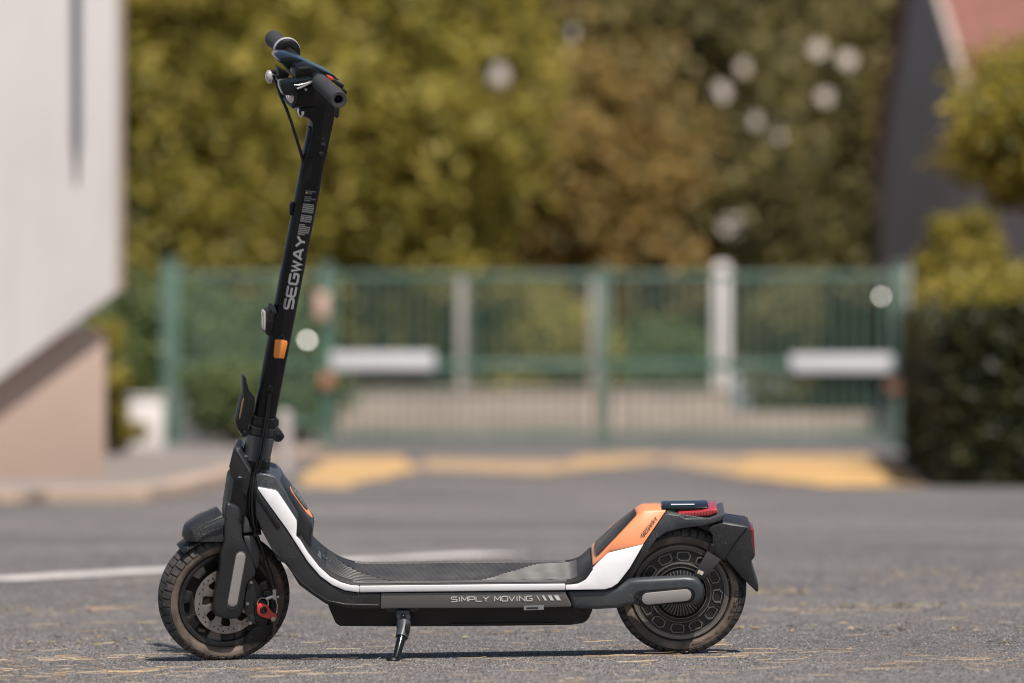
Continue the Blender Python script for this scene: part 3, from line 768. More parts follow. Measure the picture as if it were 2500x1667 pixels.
u = np.cross(nr, RNG.normal(size=(n, 3))); u /= np.linalg.norm(u, axis=1)[:, None]; vv = np.cross(nr, u); s_ = (.032 * RNG.uniform(.6, 1.4, n))[:, None]
child(big_mesh('sunlit_top', np.stack([p - u * s_, p + vv * s_ * .5, p + u * s_, p - vv * s_ * .5], 1).reshape(-1, 3), np.arange(n * 4).reshape(n, 4), 'leaf_lime'), hd)  # bright lime leaves paint the sunlight on the hedge top
core = [(2.62, Yd(11.85)), (3.44, Yd(20.2)), (5.1, Yd(20.2)), (5.1, Yd(11.85))]
v = [(a, b, -.05) for a, b in core] + [(a, b, .88) for a, b in core]
child(make('twig_core', v, ring_faces(4, 2), 'bark', None, .05), hd)
lh = shrub('sunlit yellow top growth along the right hedge', 4.1, Yd(19.4), (.8, 1.2), 1.25, 50, 14000, .035, 'leaf_lime', name='hedge_growth', group='roadside shrubs', cs=.55)  # lime leaf colour supplies the sunlit band above the dark face

# ------------------------------------------------------------------ the scooter
principled('satin_black', (.006, .006, .0065), .42, spec=.4, noise=.2, nscale=30, dust=(.06, .055, .05), dust_amt=.12, bump=.05, bscale=900, specks=.16)
principled('stem_black', (.0045, .0045, .005), .40, spec=.32, noise=.15, nscale=20, dust=(.03, .029, .028), dust_amt=.06, bump=.04, bscale=1400)
principled('charcoal', (.014, .0155, .018), .38, noise=.15, nscale=25, dust=(.10, .095, .09), dust_amt=.18, bump=.08, bscale=1100, specks=.16)
principled('slate_plastic', (.042, .050, .057), .38, noise=.12, nscale=25, dust=(.16, .145, .13), dust_amt=.3, bump=.06, bscale=1100, specks=.16)
principled('gloss_black', (.008, .012, .013), .16, spec=.38, noise=.1, nscale=20, rvar=.05)
principled('rubber_mat', (.009, .0095, .010), .6, noise=.2, nscale=18, dust=(.11, .10, .095), dust_amt=.35, specks=.16)
principled('rib_rubber', (.036, .037, .039), .45, noise=.3, nscale=25, dust=(.15, .14, .13), dust_amt=.4)
principled('grip_rubber', (.040, .039, .042), .72, noise=.15, nscale=30, bump=.3, bscale=1800)
principled('body_white', (.80, .80, .815), .34, noise=.03, nscale=15, coat=.25, dust=(.55, .52, .48), dust_amt=.25)
principled('body_orange', (.80, .285, .125), .42, noise=.05, nscale=15, dust=(.6, .32, .2), dust_amt=.3)
principled('orange_lens', (.85, .27, .05), .22, noise=.25, nscale=500, bump=.8, bscale=700, rvar=.05)
principled('gunmetal', (.150, .140, .133), .38, metal=.35, noise=.18, nscale=60, aniso=(1, 12, 30), bump=.1, bscale=300)
principled('retro_reflector', (.36, .34, .33), .30, metal=.2, noise=.03, nscale=300, rvar=.03)
principled('steel', (.52, .50, .48), .30, metal=1.0, noise=.1, nscale=40)
principled('disc_steel', (.34, .315, .30), .38, metal=.7, noise=.2, nscale=60, dust=(.18, .15, .13), dust_amt=.4)
principled('bright_steel', (.8, .79, .78), .18, metal=1.0, rvar=.05)
principled('red_anodised', (.62, .055, .040), .34, noise=.1, nscale=50, coat=.3)
principled('red_lens', (.46, .045, .055), .14, noise=.3, nscale=120, aniso=(6, 1, .3), coat=.8, rvar=.05)
principled('dark_red_lens', (.20, .012, .02), .15, noise=.2, nscale=200, coat=.8)
principled('clear_lens', (.62, .56, .54), .10, noise=.2, nscale=90, coat=1.0, metal=.3)
principled('tyre_rubber', (.024, .023, .023), .82, noise=.25, nscale=50, dust=(.17, .125, .095), dust_amt=.75, bump=.3, bscale=500)
principled('tread_rubber', (.045, .041, .039), .85, noise=.35, nscale=160, dust=(.15, .13, .115), dust_amt=.8, bump=.7, bscale=900)
principled('tyre_wall', (.095, .075, .062), .9, noise=.35, nscale=60, dust=(.29, .215, .168), dust_amt=.85, bump=.35, bscale=700)
principled('rim_black', (.014, .014, .015), .34, noise=.2, nscale=40, dust=(.13, .10, .08), dust_amt=.5)
principled('rim_dusty', (.165, .148, .136), .42, metal=.3, noise=.25, nscale=40, dust=(.19, .15, .12), dust_amt=.7)
principled('hub_metal', (.030, .030, .031), .32, metal=.4, noise=.2, nscale=60, dust=(.10, .09, .08), dust_amt=.25)
principled('hub_frame', (.20, .19, .183), .36, metal=.5, noise=.25, nscale=90)  # paler than the hub, painting its bright edge highlights into the colour
principled('cable_black', (.008, .008, .008), .28, rvar=.05)
principled('print_grey', (.26, .26, .27), .5, noise=.08, nscale=200)
principled('print_white', (.70, .70, .70), .5, noise=.06, nscale=200)
principled('print_black', (.016, .015, .015), .6)
principled('print_faint', (.10, .105, .11), .5)
principled('sticker_yellow', (.65, .50, .05), .5)
principled('rust', (.16, .075, .04), .8, noise=.4, nscale=300)

SC = empty('electric_scooter', (0, 0, 0))
SC.rotation_mode = 'QUATERNION'
SC.rotation_quaternion = (Matrix.Rotation(-0.013788, 4, 'Y') @ Matrix.Rotation(0.218166, 4, 'X')).to_quaternion()
tag(SC, 'black and white electric kick scooter with orange tail leaning on its kickstand', 'scooter')
AXIS = Vector((0.20717, 0.0, 0.97831)); A0 = Vector((-0.48448, 0.0, 0.50513))
ST = Matrix.Translation(A0) @ Matrix.Rotation(0.279253, 4, AXIS) @ Matrix.Translation(-A0)      # turned handlebar, stem, fork, front wheel

# ---- wheels
def wheel_ring(c, r, t): return (c[0] + r * math.cos(t), c[2] + r * math.sin(t))
R_OUT, R_RIM, TW = .1325, .0965, .0335
def tyre_profile(n=22):
    """(radius, y) around the tyre section from rim edge to rim edge."""
    out = []
    cr = (R_OUT - .002 + R_RIM) / 2
    for i in range(n + 1):
        a = math.radians(-130 + 260 * i / n); s, c = math.sin(a), math.cos(a)
        k = 1.0
        out.append((cr + (R_OUT - .002 - cr) * (abs(c) ** .85 * (1 if c > 0 else -1)) * (1 if c > 0 else 1.25), TW * (abs(s) ** .9) * (1 if s > 0 else -1)))
    return out
def tyre_surface(u):
    """u in -1..1 across the tread -> (radius, y)."""
    cr = (R_OUT - .002 + R_RIM) / 2; a = u * math.radians(80); c, s = math.cos(a), math.sin(a)
    return cr + (R_OUT - .002 - cr) * c ** .85, TW * abs(s) ** .9 * (1 if s > 0 else -1)
def wheel(c, frame, n_tread, phase):
    w = lathe('wheel', c, [(.088, -.026), (.0935, -.0285), (.0975, -.0285), (.0985, -.025), (.094, -.022), (.091, -.012), (.090, 0), (.091, .012), (.094, .022),
                           (.0985, .025), (.0975, .0285), (.0935, .0285), (.088, .026), (.086, 0)], 'rim_black', SC, frame, 96, closed=True)
    prof = tyre_profile()
    ty = lathe('tyre', c, prof, 'tyre_rubber', w, frame, 96, sharp=80)
    wall = []
    cr = (R_OUT - .002 + R_RIM) / 2
    for sgn in (-1, 1):                                   # dusty side bands lying on the tyre
        band = []
        for i in range(8):
            a = math.radians(84 + 36 * i / 7); s_, c_ = math.sin(a), math.cos(a)
            band.append((cr + (R_OUT - .002 - cr) * (abs(c_) ** .85 * (1 if c_ > 0 else -1)) * (1 if c_ > 0 else 1.25), sgn * (TW * s_ ** .9 + .0006)))
        lathe('tyre_wall', c, band, 'tyre_wall', w, frame, 96, sharp=80)
    V, F = [], []
    cells = [(-1.0, -.44), (-.38, -.03), (.03, .38), (.44, 1.0)]
    for k in range(n_tread):
        for j, (u0, u1) in enumerate(cells):
            off = (.35 * abs((u0 + u1) / 2) + (.5 if j in (1, 2) else 0)) * 2 * math.pi / n_tread
            t0 = phase + 2 * math.pi * k / n_tread + off; t1 = t0 + 2 * math.pi / n_tread * (.80 if j in (1, 2) else .74)
            k0 = len(V)
            for lift in (-.0012, .0024):
                for tt in (t0, (t0 + t1) / 2, t1):
                    for uu in (u0, (u0 + u1) / 2, u1):
                        r, y = tyre_surface(uu); a = uu * math.radians(80)
                        V.append((c[0] + (r + lift * math.cos(a)) * math.cos(tt + .12 * uu * 6.28 / n_tread), c[1] + y + lift * math.sin(a), c[2] + (r + lift * math.cos(a)) * math.sin(tt + .12 * uu * 6.28 / n_tread)))
            T = k0 + 9
            F += [(T, T + 1, T + 4, T + 3), (T + 1, T + 2, T + 5, T + 4), (T + 3, T + 4, T + 7, T + 6), (T + 4, T + 5, T + 8, T + 7)]
            rim_ = [0, 1, 2, 5, 8, 7, 6, 3]
            for i in range(8): F.append((k0 + rim_[i], k0 + rim_[(i + 1) % 8], T + rim_[(i + 1) % 8], T + rim_[i]))
    make('tread', V, F, 'tread_rubber', w, 0, frame=frame, sharp=40)
    return w
FW = (-.5755, 0, .1327); RW = (.3383, 0, .1337)
IDM = Matrix.Identity(4)
fw = wheel(FW, ST, 46, .02); rw = wheel(RW, IDM, 46, .05)
# front wheel: dark spoked hub, brake disc with holes
lathe('hub', FW, [(.0001, -.030), (.017, -.030), (.022, -.024), (.024, -.01), (.024, .01), (.022, .024), (.017, .03), (.0001, .03)], 'rim_black', fw, ST, 40)
lathe('wheel_disc', FW, [(.020, -.012), (.055, -.006), (.086, -.016), (.090, -.020), (.090, .016), (.055, .008), (.020, .012)], 'rim_black', fw, ST, 64)
for k in range(9):
    t = 2 * math.pi * k / 9 + .2; d = Vector((math.cos(t), 0, math.sin(t))); q = Vector((-d.z, 0, d.x))
    P = []
    for r, w_ in ((.070, .010), (.088, .016)):
        P += [Vector(FW) + d * r + q * w_ + Vector((0, -.022, 0)), Vector(FW) + d * r - q * w_ + Vector((0, -.022, 0))]
    slab('spoke_pad', [P[0], P[1], P[3], P[2]], .012, 'rim_dusty' if k % 3 == 0 else 'rim_black', fw, .0015, ST)
def brake_disc(c, y, r_out, r_in, frame, parent, nh=36, ns=8):
    """Ring with drilled holes and a spider."""
    bm = bmesh.new(); N = 144; me = bpy.data.meshes.new('brake_disc')
    rr = [r_in + .0012 * math.sin(8 * 2 * math.pi * k / N) for k in range(N)]
    V, F = [], []
    for yy in (y - .001, y + .001):
        for k in range(N):
            t = 2 * math.pi * k / N
            V.append((c[0] + r_out * math.cos(t), yy, c[2] + r_out * math.sin(t)))
        for k in range(N):
            t = 2 * math.pi * k / N
            V.append((c[0] + rr[k] * math.cos(t), yy, c[2] + rr[k] * math.sin(t)))
    for k in range(N):
        j = (k + 1) % N
        F += [(k, j, N + j, N + k), (2 * N + k, 3 * N + k, 3 * N + j, 2 * N + j), (k, 2 * N + k, 2 * N + j, j), (N + k, N + j, 3 * N + j, 3 * N + k)]
    bm.free()
    d = make('brake_disc', V, F, 'disc_steel', parent, 0, frame=frame)
    for k in range(ns):
        t = 2 * math.pi * k / ns + .25; a = .20; P = []
        for r, w_, sk in ((.020, .010, -.10), (.034, .0065, -.02), (.046, .0085, .03), (r_in + .001, .016, .05)):
            u = Vector((math.cos(t + sk), 0, math.sin(t + sk))); q = Vector((-u.z, 0, u.x)); P.append((Vector((c[0], y - .001, c[2])) + u * r, q * w_))
        slab('disc_arm', [p + w_ for p, w_ in P] + [p - w_ for p, w_ in P[::-1]], .002, 'disc_steel', parent, .0003, frame)
    for k in range(nh):
        if k % 6 == 5: continue
        t = 2 * math.pi * k / nh; r = r_in + (r_out - r_in) * (.34 + .32 * ((k % 3) / 2)); u = (c[0] + r * math.cos(t), c[2] + r * math.sin(t))
        lathe('disc_hole', (u[0], y - .0014, u[1]), [(.0001, -.0001), (.0017, -.0001), (.0017, .0006)], 'print_black', parent, frame, 10)
brake_disc(FW, -.0345, .0680, .0530, ST, fw)
# rear wheel: motor hub with fins, pockets and bolts
lathe('motor_hub', RW, [(.0001, -.036), (.030, -.036), (.046, -.033), (.050, -.030), (.052, -.0335), (.060, -.0335), (.061, -.030), (.064, -.028), (.086, -.026), (.0895, -.0275), (.0895, .0275), (.06, .033), (.0001, .036)],
      'hub_metal', rw, IDM, 96, sharp=25)
for r, y, th in ((.0525, -.0340, .0010), (.0605, -.0340, .0012), (.0885, -.0285, .0014)):
    lathe('hub_rib', RW, [(r - th, y + .003), (r - th * .6, y - .0008), (r + th * .6, y - .0008), (r + th, y + .003)], 'rim_dusty', rw, IDM, 96)
lathe('rim_face', RW, [(.0885, -.0268), (.0905, -.0292), (.0965, -.0296), (.0985, -.026)], 'rim_dusty', rw, IDM, 96, sharp=60)
for k in range(40):
    t = 2 * math.pi * k / 40; u = Vector((math.cos(t), 0, math.sin(t))); q = Vector((-u.z, 0, u.x)) * .0009; b0 = Vector((RW[0], -.0405, RW[2]))
    slab('cooling_fin', [b0 + u * .018 + q, b0 + u * .018 - q, b0 + u * .046 - q, b0 + u * .046 + q], .008, 'hub_frame', rw, .0003, IDM)
def pocket(t, dr, flip):
    """Raised polygonal frame with a sunken floor between hub ring and rim."""
    c0 = Vector((RW[0], -.0300, RW[2])); pts = []
    for (a, r) in ((-.17, .066), (.10, .0645), (.20, .071), (.17, .083), (-.10, .0845), (-.19, .078)):
        tt = t + a * (1 if not flip else -1); pts.append(c0 + Vector((math.cos(tt), 0, math.sin(tt))) * r)
    m = sum(pts, Vector()) / 6; inner = [m.lerp(p, .83) for p in pts]
    V = [tuple(p + Vector((0, .004, 0))) for p in pts] + [tuple(p) for p in pts] + [tuple(p) for p in inner] + [tuple(p + Vector((0, .0042, 0))) for p in inner]
    F = []
    for a in range(3):
        for i in range(6): j = (i + 1) % 6; F.append((a * 6 + i, a * 6 + j, a * 6 + 6 + j, a * 6 + 6 + i))
    F.append(tuple(range(18, 24)))
    make('hub_pocket', V, F[:-1], 'hub_frame', rw, 0, frame=IDM)
    make('pocket_floor', V[18:24], [tuple(range(6))], 'hub_metal', rw, 0, frame=IDM)
for k in range(6):
    t = 2 * math.pi * k / 6 + .16
    pocket(t + .27, 0, False); pocket(t - .27, 0, True)
    u = Vector((math.cos(t + .52), 0, math.sin(t + .52)))
    bp = Vector(RW) + u * .0765
    lathe('hub_bolt', (bp.x, -.0285, bp.z), [(.0001, -.002), (.0018, -.002), (.002, -.0032), (.0036, -.0032), (.0042, -.001), (.0042, .003)], 'hub_metal', rw, IDM, 12)
    u2 = Vector((-u.z, 0, u.x)); b0 = Vector((RW[0], -.0300, RW[2]))
    slab('hub_strut', [b0 + u * .065 + u2 * .002, b0 + u * .065 - u2 * .002, b0 + u * .085 - u2 * .006, b0 + u * .085 - u2 * .002], .004, 'hub_metal', rw, .0005, IDM)
def on_tyre(u_, v_, n_):                                   # lettering reads clockwise down the rear half of the tyre
    r = .1085 + v_; t = .02 - u_ / r; return (RW[0] + r * math.cos(t), -TW - .0005 - n_, RW[2] + r * math.sin(t))
lettering('tyre_lettering', '10.5x3.0', on_tyre, .0088, .0062, .0032, .0017, 'print_black', rw)
def on_tyre2(u_, v_, n_):
    r = .1075 + v_; t = -.85 - u_ / r; return (RW[0] + r * math.cos(t), -TW - .0004 - n_, RW[2] + r * math.sin(t))
lettering('tyre_small_print', 'N-N0x1-MWA', on_tyre2, .0050, .0040, .0022, .0008, 'print_black', rw)

# ---- deck and lower body
sym('battery_tray', [(-0.3677,-0.0600,0.1405),(-0.3640,-0.0600,0.1204),(-0.3521,-0.0600,0.0901),(-0.3475,-0.0600,0.0834),(-0.3412,-0.0600,0.0807),(-0.2260,-0.0600,0.0782),(-0.0316,-0.0600,0.0766),(0.1183,-0.0600,0.0764),(0.1420,-0.0600,0.0798),(0.1531,-0.0600,0.0866),(0.1617,-0.0600,0.1071),(0.1619,-0.0600,0.1243)], 'satin_black', SC, .006)
tray_line = [(-0.1204,-0.0615,0.0831),(0.0934,-0.0615,0.0824)]
tube('tray_seam', tray_line, .0012, 'charcoal', SC)
rail_poly = [(-0.2583,-0.0890,0.1563),(0.1066,-0.0890,0.1540),(0.1196,-0.0890,0.1264),(0.1184,-0.0890,0.1224),(-0.0310,-0.0890,0.1222),(-0.2246,-0.0890,0.1244),(-0.2600,-0.0890,0.1238)]
sym('deck_frame', rail_poly, 'gunmetal', SC, .005)
slab('rating_label', [(0.0249,-0.0900,0.1263),(0.0645,-0.0900,0.1268),(0.0644,-0.0900,0.1183),(0.0248,-0.0900,0.1177)], .001, 'print_grey', SC, 0)
slab('label_print', [(0.0299,-0.0903,0.1234),(0.0534,-0.0903,0.1236),(0.0534,-0.0903,0.1202),(0.0298,-0.0903,0.1200)], .0004, 'charcoal', SC, 0)
both('side_strip', [(-0.3008,-0.0920,0.1723),(0.1078,-0.0920,0.1707),(0.1077,-0.0920,0.1579),(-0.3010,-0.0920,0.1591)], .006, 'body_white', SC, .0018)
sym('deck_core', [(-0.3068,-0.0860,0.1694),(0.1106,-0.0860,0.1668),(0.1105,-0.0860,0.1543),(-0.3071,-0.0860,0.1562)], 'satin_black', SC, .001)
white_f = [(-0.4997,-0.0609,0.3661),(-0.4976,-0.0606,0.3682),(-0.4772,-0.0612,0.3642),(-0.4645,-0.0617,0.3613),(-0.4599,-0.0622,0.3581),(-0.4233,-0.0717,0.3013),(-0.4227,-0.0732,0.2926),(-0.4246,-0.0769,0.2703),(-0.4170,-0.0782,0.2630),(-0.4022,-0.0823,0.2382),(-0.3805,-0.0869,0.2106),(-0.3587,-0.0902,0.1906),(-0.3368,-0.0921,0.1794),(-0.3176,-0.0925,0.1738),(-0.3013,-0.0925,0.1723),(-0.3016,-0.0925,0.1591),(-0.3288,-0.0925,0.1634),(-0.3535,-0.0925,0.1746),(-0.3780,-0.0899,0.1928),(-0.4024,-0.0851,0.2218),(-0.4267,-0.0786,0.2604),(-0.4429,-0.0743,0.2860),(-0.4777,-0.0662,0.3347)]
both('front_side_panel', white_f, .012, 'body_white', SC, .0018)
white_r = [(0.1084,-0.0889,0.1699),(0.1184,-0.0889,0.1699),(0.1339,-0.0884,0.1716),(0.1483,-0.0865,0.1790),(0.1629,-0.0813,0.1988),(0.1798,-0.0771,0.2154),(0.1938,-0.0738,0.2279),(0.2642,-0.0700,0.2434),(0.2368,-0.0811,0.1989),(0.2125,-0.0886,0.1697),(0.2005,-0.0906,0.1621),(0.1861,-0.0916,0.1581),(0.1313,-0.0918,0.1580),(0.1083,-0.0919,0.1581)]
both('rear_side_panel', white_r, .012, 'body_white', SC, .002)
low = [(-0.5027,-0.0601,0.3612),(-0.4998,-0.0596,0.3644),(-0.4778,-0.0645,0.3331),(-0.4430,-0.0721,0.2840),(-0.4268,-0.0761,0.2586),(-0.4026,-0.0821,0.2199),(-0.3782,-0.0866,0.1908),(-0.3536,-0.0894,0.1726),(-0.3290,-0.0895,0.1615),(-0.3011,-0.0895,0.1571),(-0.2589,-0.0895,0.1559),(-0.2606,-0.0895,0.1225),(-0.3076,-0.0895,0.1240),(-0.3352,-0.0895,0.1273),(-0.3682,-0.0895,0.1363),(-0.3927,-0.0895,0.1538),(-0.4199,-0.0891,0.1752),(-0.4441,-0.0828,0.2161),(-0.4613,-0.0817,0.2232),(-0.4922,-0.0725,0.2824),(-0.5042,-0.0675,0.3142)]
sym('front_lower_body', low, 'charcoal', SC, .005)
sym('front_lower_lip', [(-0.4711,-0.0788,0.2497),(-0.4332,-0.0856,0.2053),(-0.4115,-0.0894,0.1803),(-0.3870,-0.0905,0.1597),(-0.3625,-0.0905,0.1442),(-0.3294,-0.0905,0.1366),(-0.2609,-0.0905,0.1339),(-0.2611,-0.0905,0.1233),(-0.3076,-0.0905,0.1234),(-0.3352,-0.0905,0.1270),(-0.3682,-0.0905,0.1360),(-0.3927,-0.0905,0.1535),(-0.4199,-0.0902,0.1749),(-0.4441,-0.0841,0.2153),(-0.4740,-0.0801,0.2415)], 'satin_black', SC, .003)
both('body_trim_rib', [(-0.5016,-0.0630,0.3598),(-0.4982,-0.0634,0.3571),(-0.4557,-0.0737,0.2932),(-0.4566,-0.0745,0.2882),(-0.4630,-0.0745,0.2880),(-0.4964,-0.0661,0.3404),(-0.5018,-0.0648,0.3485)], .006, 'satin_black', SC, .0015)
# foot mat following the deck
mat_edge = chaikin([(-0.4183,-0.0645,0.2638),(-0.4026,-0.0722,0.2379),(-0.3780,-0.0804,0.2106),(-0.3533,-0.0864,0.1907),(-0.3286,-0.0890,0.1790),(-0.3011,-0.0890,0.1735),(-0.2514,-0.0890,0.1731),(-0.1685,-0.0890,0.1730),(-0.0303,-0.0890,0.1722),(0.1051,-0.0890,0.1714),(0.1217,-0.0890,0.1723),(0.1398,-0.0877,0.1791),(0.1524,-0.0841,0.1909),(0.1608,-0.0813,0.2000)], 2, False)
MP = [Vector((p.x, 0, p.z)) for p in mat_edge]; MW = [-p.y for p in mat_edge]
def mat_normal(i):
    d = (MP[min(i + 1, len(MP) - 1)] - MP[max(i - 1, 0)]).normalized(); return Vector((-d.z, 0, d.x))
V = []
for i, p in enumerate(MP):
    n_ = mat_normal(i); hw = MW[i]
    for (yy, h) in ((-hw, -.012), (-hw, .000), (-hw + .0025, .002), (hw - .0025, .002), (hw, .000), (hw, -.012)): V.append(p + n_ * h + Vector((0, yy, 0)))
mat_o = make('foot_mat', V, ring_faces(6, len(MP)), 'rubber_mat', SC, 0, sharp=50)
ml = [0]
for i in range(1, len(MP)): ml.append(ml[-1] + (MP[i] - MP[i - 1]).length)
def on_mat(s_, y_, n_):
    s_ = min(max(s_, 0.0), ml[-1] - 1e-5)
    for i in range(1, len(ml)):
        if s_ <= ml[i]:
            t = (s_ - ml[i - 1]) / (ml[i] - ml[i - 1]); p = MP[i - 1].lerp(MP[i], t); nn = mat_normal(i - 1).lerp(mat_normal(i), t).normalized()
            return p + nn * (.002 + n_) + Vector((0, y_, 0))
V, F = [], []
def ridge(path, w=.0016, h=.0016):
    k0 = len(V); n = len(path)
    for i, (s_, y_) in enumerate(path):
        a, b = path[max(i - 1, 0)], path[min(i + 1, n - 1)]; d = Vector((b[0] - a[0], b[1] - a[1])); d.normalize(); q = Vector((-d.y, d.x)) * w
        V.extend([on_mat(s_ + q.x, y_ + q.y, -.0003), on_mat(s_ + q.x * .5, y_ + q.y * .5, h), on_mat(s_ - q.x * .5, y_ - q.y * .5, h), on_mat(s_ - q.x, y_ - q.y, -.0003)])
    for i in range(n - 1):
        for j in range(3): F.append((k0 + i * 4 + j, k0 + i * 4 + 4 + j, k0 + i * 4 + 5 + j, k0 + i * 4 + 1 + j))
LT = ml[-1]
for yy in (-.080, -.073, .073, .080):
    ridge([(.14 + (LT - .20) * i / 40, yy) for i in range(41)], .0020)
def clip_run(pts, test):
    run = []
    for q in pts:
        if abs(q[1]) < .0690 and .075 < q[0] < LT - .035 and test(q): run.append(q)
        else:
            if len(run) > 2: ridge(run, .0016, .0015)
            run = []
    if len(run) > 2: ridge(run, .0016, .0015)
def split_front(q): return .155 - .9 * q[1]
def split_rear(q): return .455 + .9 * q[1]
for k in range(-14, 60):                                    # slanting ribs in the middle field
    clip_run([(.02 + k * .0125 + .0015 * i, -.070 + .0015 * i * .78) for i in range(130)], lambda q: split_front(q) < q[0] < split_rear(q))
for k in range(12):                                         # lengthwise ribs up the front ramp
    clip_run([(.075 + .002 * i, -.064 + k * .0116 + .004 * math.sin(i * .045)) for i in range(120)], lambda q: q[0] < split_front(q) - .001)
for k in range(18):                                         # and towards the tail
    clip_run([(LT - .036 - .002 * i, .067 - k * .0080 - .0003 * i) for i in range(160)], lambda q: q[0] > split_rear(q) + .001)
big = big_mesh('grip_ribs', np.array([tuple(v) for v in V]), np.array(F), 'rib_rubber', mat_o); big['kind'] = 'stuff'
lettering('mat_emblem', 'S', lambda u_, v_, n_: on_mat(.085 - v_, -.012 + u_, n_ + .0012), .016, .016, .003, .003, 'print_faint', mat_o)
lettering('mat_lettering', 'SEGWAY', lambda u_, v_, n_: on_mat(.062 - v_, -.040 + u_, n_ + .001), .007, .0052, .0022, .0012, 'print_grey', mat_o)
# SIMPLY MOVING on the frame rail
TXT = [Vector(p) for p in [(-0.1187,-0.0894,0.1373),(0.0453,-0.0894,0.1370),(-0.1186,-0.0894,0.1467)]]
tu = (TXT[1] - TXT[0]); tl = tu.length; tu.normalize(); tvv = (TXT[2] - TXT[0]); th = tvv.length; tvv.normalize()
def on_rail(u_, v_, n_): return TXT[0] + tu * u_ + tvv * v_ + Vector((0, -n_, 0))
cwid = tl / 14.6
lettering('rail_lettering', 'SIMPLY MOVING', on_rail, th, cwid, cwid * .26, .0017, 'print_white', SC)
for k, (a, b) in enumerate(((1806, 1812), (1845, 1862), (1888, 1912), (1932, 1962))):
    q = [Vector(p) for p in [(0.0522,-0.0894,0.1349),(0.0523,-0.0894,0.1451)]]
    off = Vector(TXT[0] + tu * ((a - 1182) / 593 * tl)); wd = tu * ((b - a) / 593 * tl); v0 = tvv * th * 1.08; sl = -tu * .004
    make('rail_bar_mark', [off - sl * .5 + Vector((0, -.0004, 0)), off + wd - sl * .5 + Vector((0, -.0004, 0)), off + wd + v0 + sl + Vector((0, -.0004, 0)), off + v0 + sl + Vector((0, -.0004, 0))], [(0, 1, 2, 3)], 'print_white', SC)

# ---- neck
sym('neck_spine', [(-0.5027,0.0400,0.3719),(-0.4950,0.0400,0.3809),(-0.4807,0.0400,0.3828),(-0.4678,0.0400,0.3809),(-0.4570,0.0400,0.3764),(-0.4501,0.0400,0.3700),(-0.4398,0.0400,0.3563),(-0.3964,0.0400,0.2904),(-0.3930,0.0400,0.2833),(-0.3932,0.0400,0.2766),(-0.3962,0.0400,0.2679),(-0.3988,0.0400,0.2405),(-0.4007,0.0400,0.2291),(-0.4102,0.0400,0.2221),(-0.4304,0.0400,0.2294),(-0.5015,0.0400,0.3355)], 'charcoal', SC, .006, None, 0, 3)
sym('neck_side_cover', [(-0.5031,-0.0555,0.3919),(-0.4976,-0.0555,0.3967),(-0.4768,-0.0555,0.3930),(-0.4655,-0.0555,0.3886),(-0.4570,-0.0555,0.3781),(-0.4211,-0.0555,0.3104),(-0.4207,-0.0555,0.3035),(-0.4236,-0.0555,0.2743),(-0.4254,-0.0555,0.2549),(-0.4788,-0.0555,0.3099),(-0.5041,-0.0555,0.3504)], 'slate_plastic', SC, .004)
T0, T1 = [Vector(p) for p in [(-0.4398,0.0400,0.3563),(-0.3957,0.0400,0.2899)]]                       # top face of the neck
cd = (T1 - T0).normalized(); cn = Vector((-cd.z, 0, cd.x)); T0.y = .003
def cap_ring(l0, l1, hw, h, nseg=8):
    out = []; m0 = T0 + cd * l0; m1 = T0 + cd * l1
    for k in range(nseg + 1):
        t = -math.pi / 2 + math.pi * k / nseg; out.append(m1 + cd * (math.cos(t) * hw) + Vector((0, math.sin(t) * hw, 0)) + cn * h)
    for k in range(nseg + 1):
        t = math.pi / 2 + math.pi * k / nseg; out.append(m0 + cd * (math.cos(t) * hw) + Vector((0, math.sin(t) * hw, 0)) + cn * h)
    return out
def cap_solid(name, l0, l1, hw, h0, h1, mat, parent, bev=.001):
    a = cap_ring(l0, l1, hw, h0); b = cap_ring(l0, l1, hw, h1)
    return make(name, a + b, ring_faces(len(a), 2), mat, parent, bev)
port = cap_solid('charging_port', .023, .061, .0196, -.004, .0016, 'body_orange', SC)
cap_solid('port_recess', .023, .043, .0190, .0010, .0022, 'satin_black', port, .0004)
cap_solid('port_cap', .022, .042, .0182, .0016, .0042, principled('cap_grey', (.075, .09, .095), .45, noise=.1), port, .0012)
lettering('port_cap_print', 'S-SW-S', lambda u_, v_, n_: T0 + cd * (.014 + u_) + Vector((0, -.004 + v_, 0)) + cn * (.0043 + n_), .0045, .0032, .0012, .0009, 'print_white', port)
make('port_cap_bar', [T0 + cd * a + Vector((0, b, 0)) + cn * .0046 for a, b in ((.045, -.010), (.0465, -.010), (.0465, .010), (.045, .010))], [(0, 1, 2, 3)], 'print_grey', port)
sym('neck_vent_strip', [(-0.3967,0.0340,0.2683),(-0.3927,0.0340,0.2769),(-0.3919,0.0340,0.2753),(-0.3953,0.0340,0.2543),(-0.3977,0.0340,0.2319),(-0.4004,0.0340,0.2319)], 'grip_rubber', SC, .001)
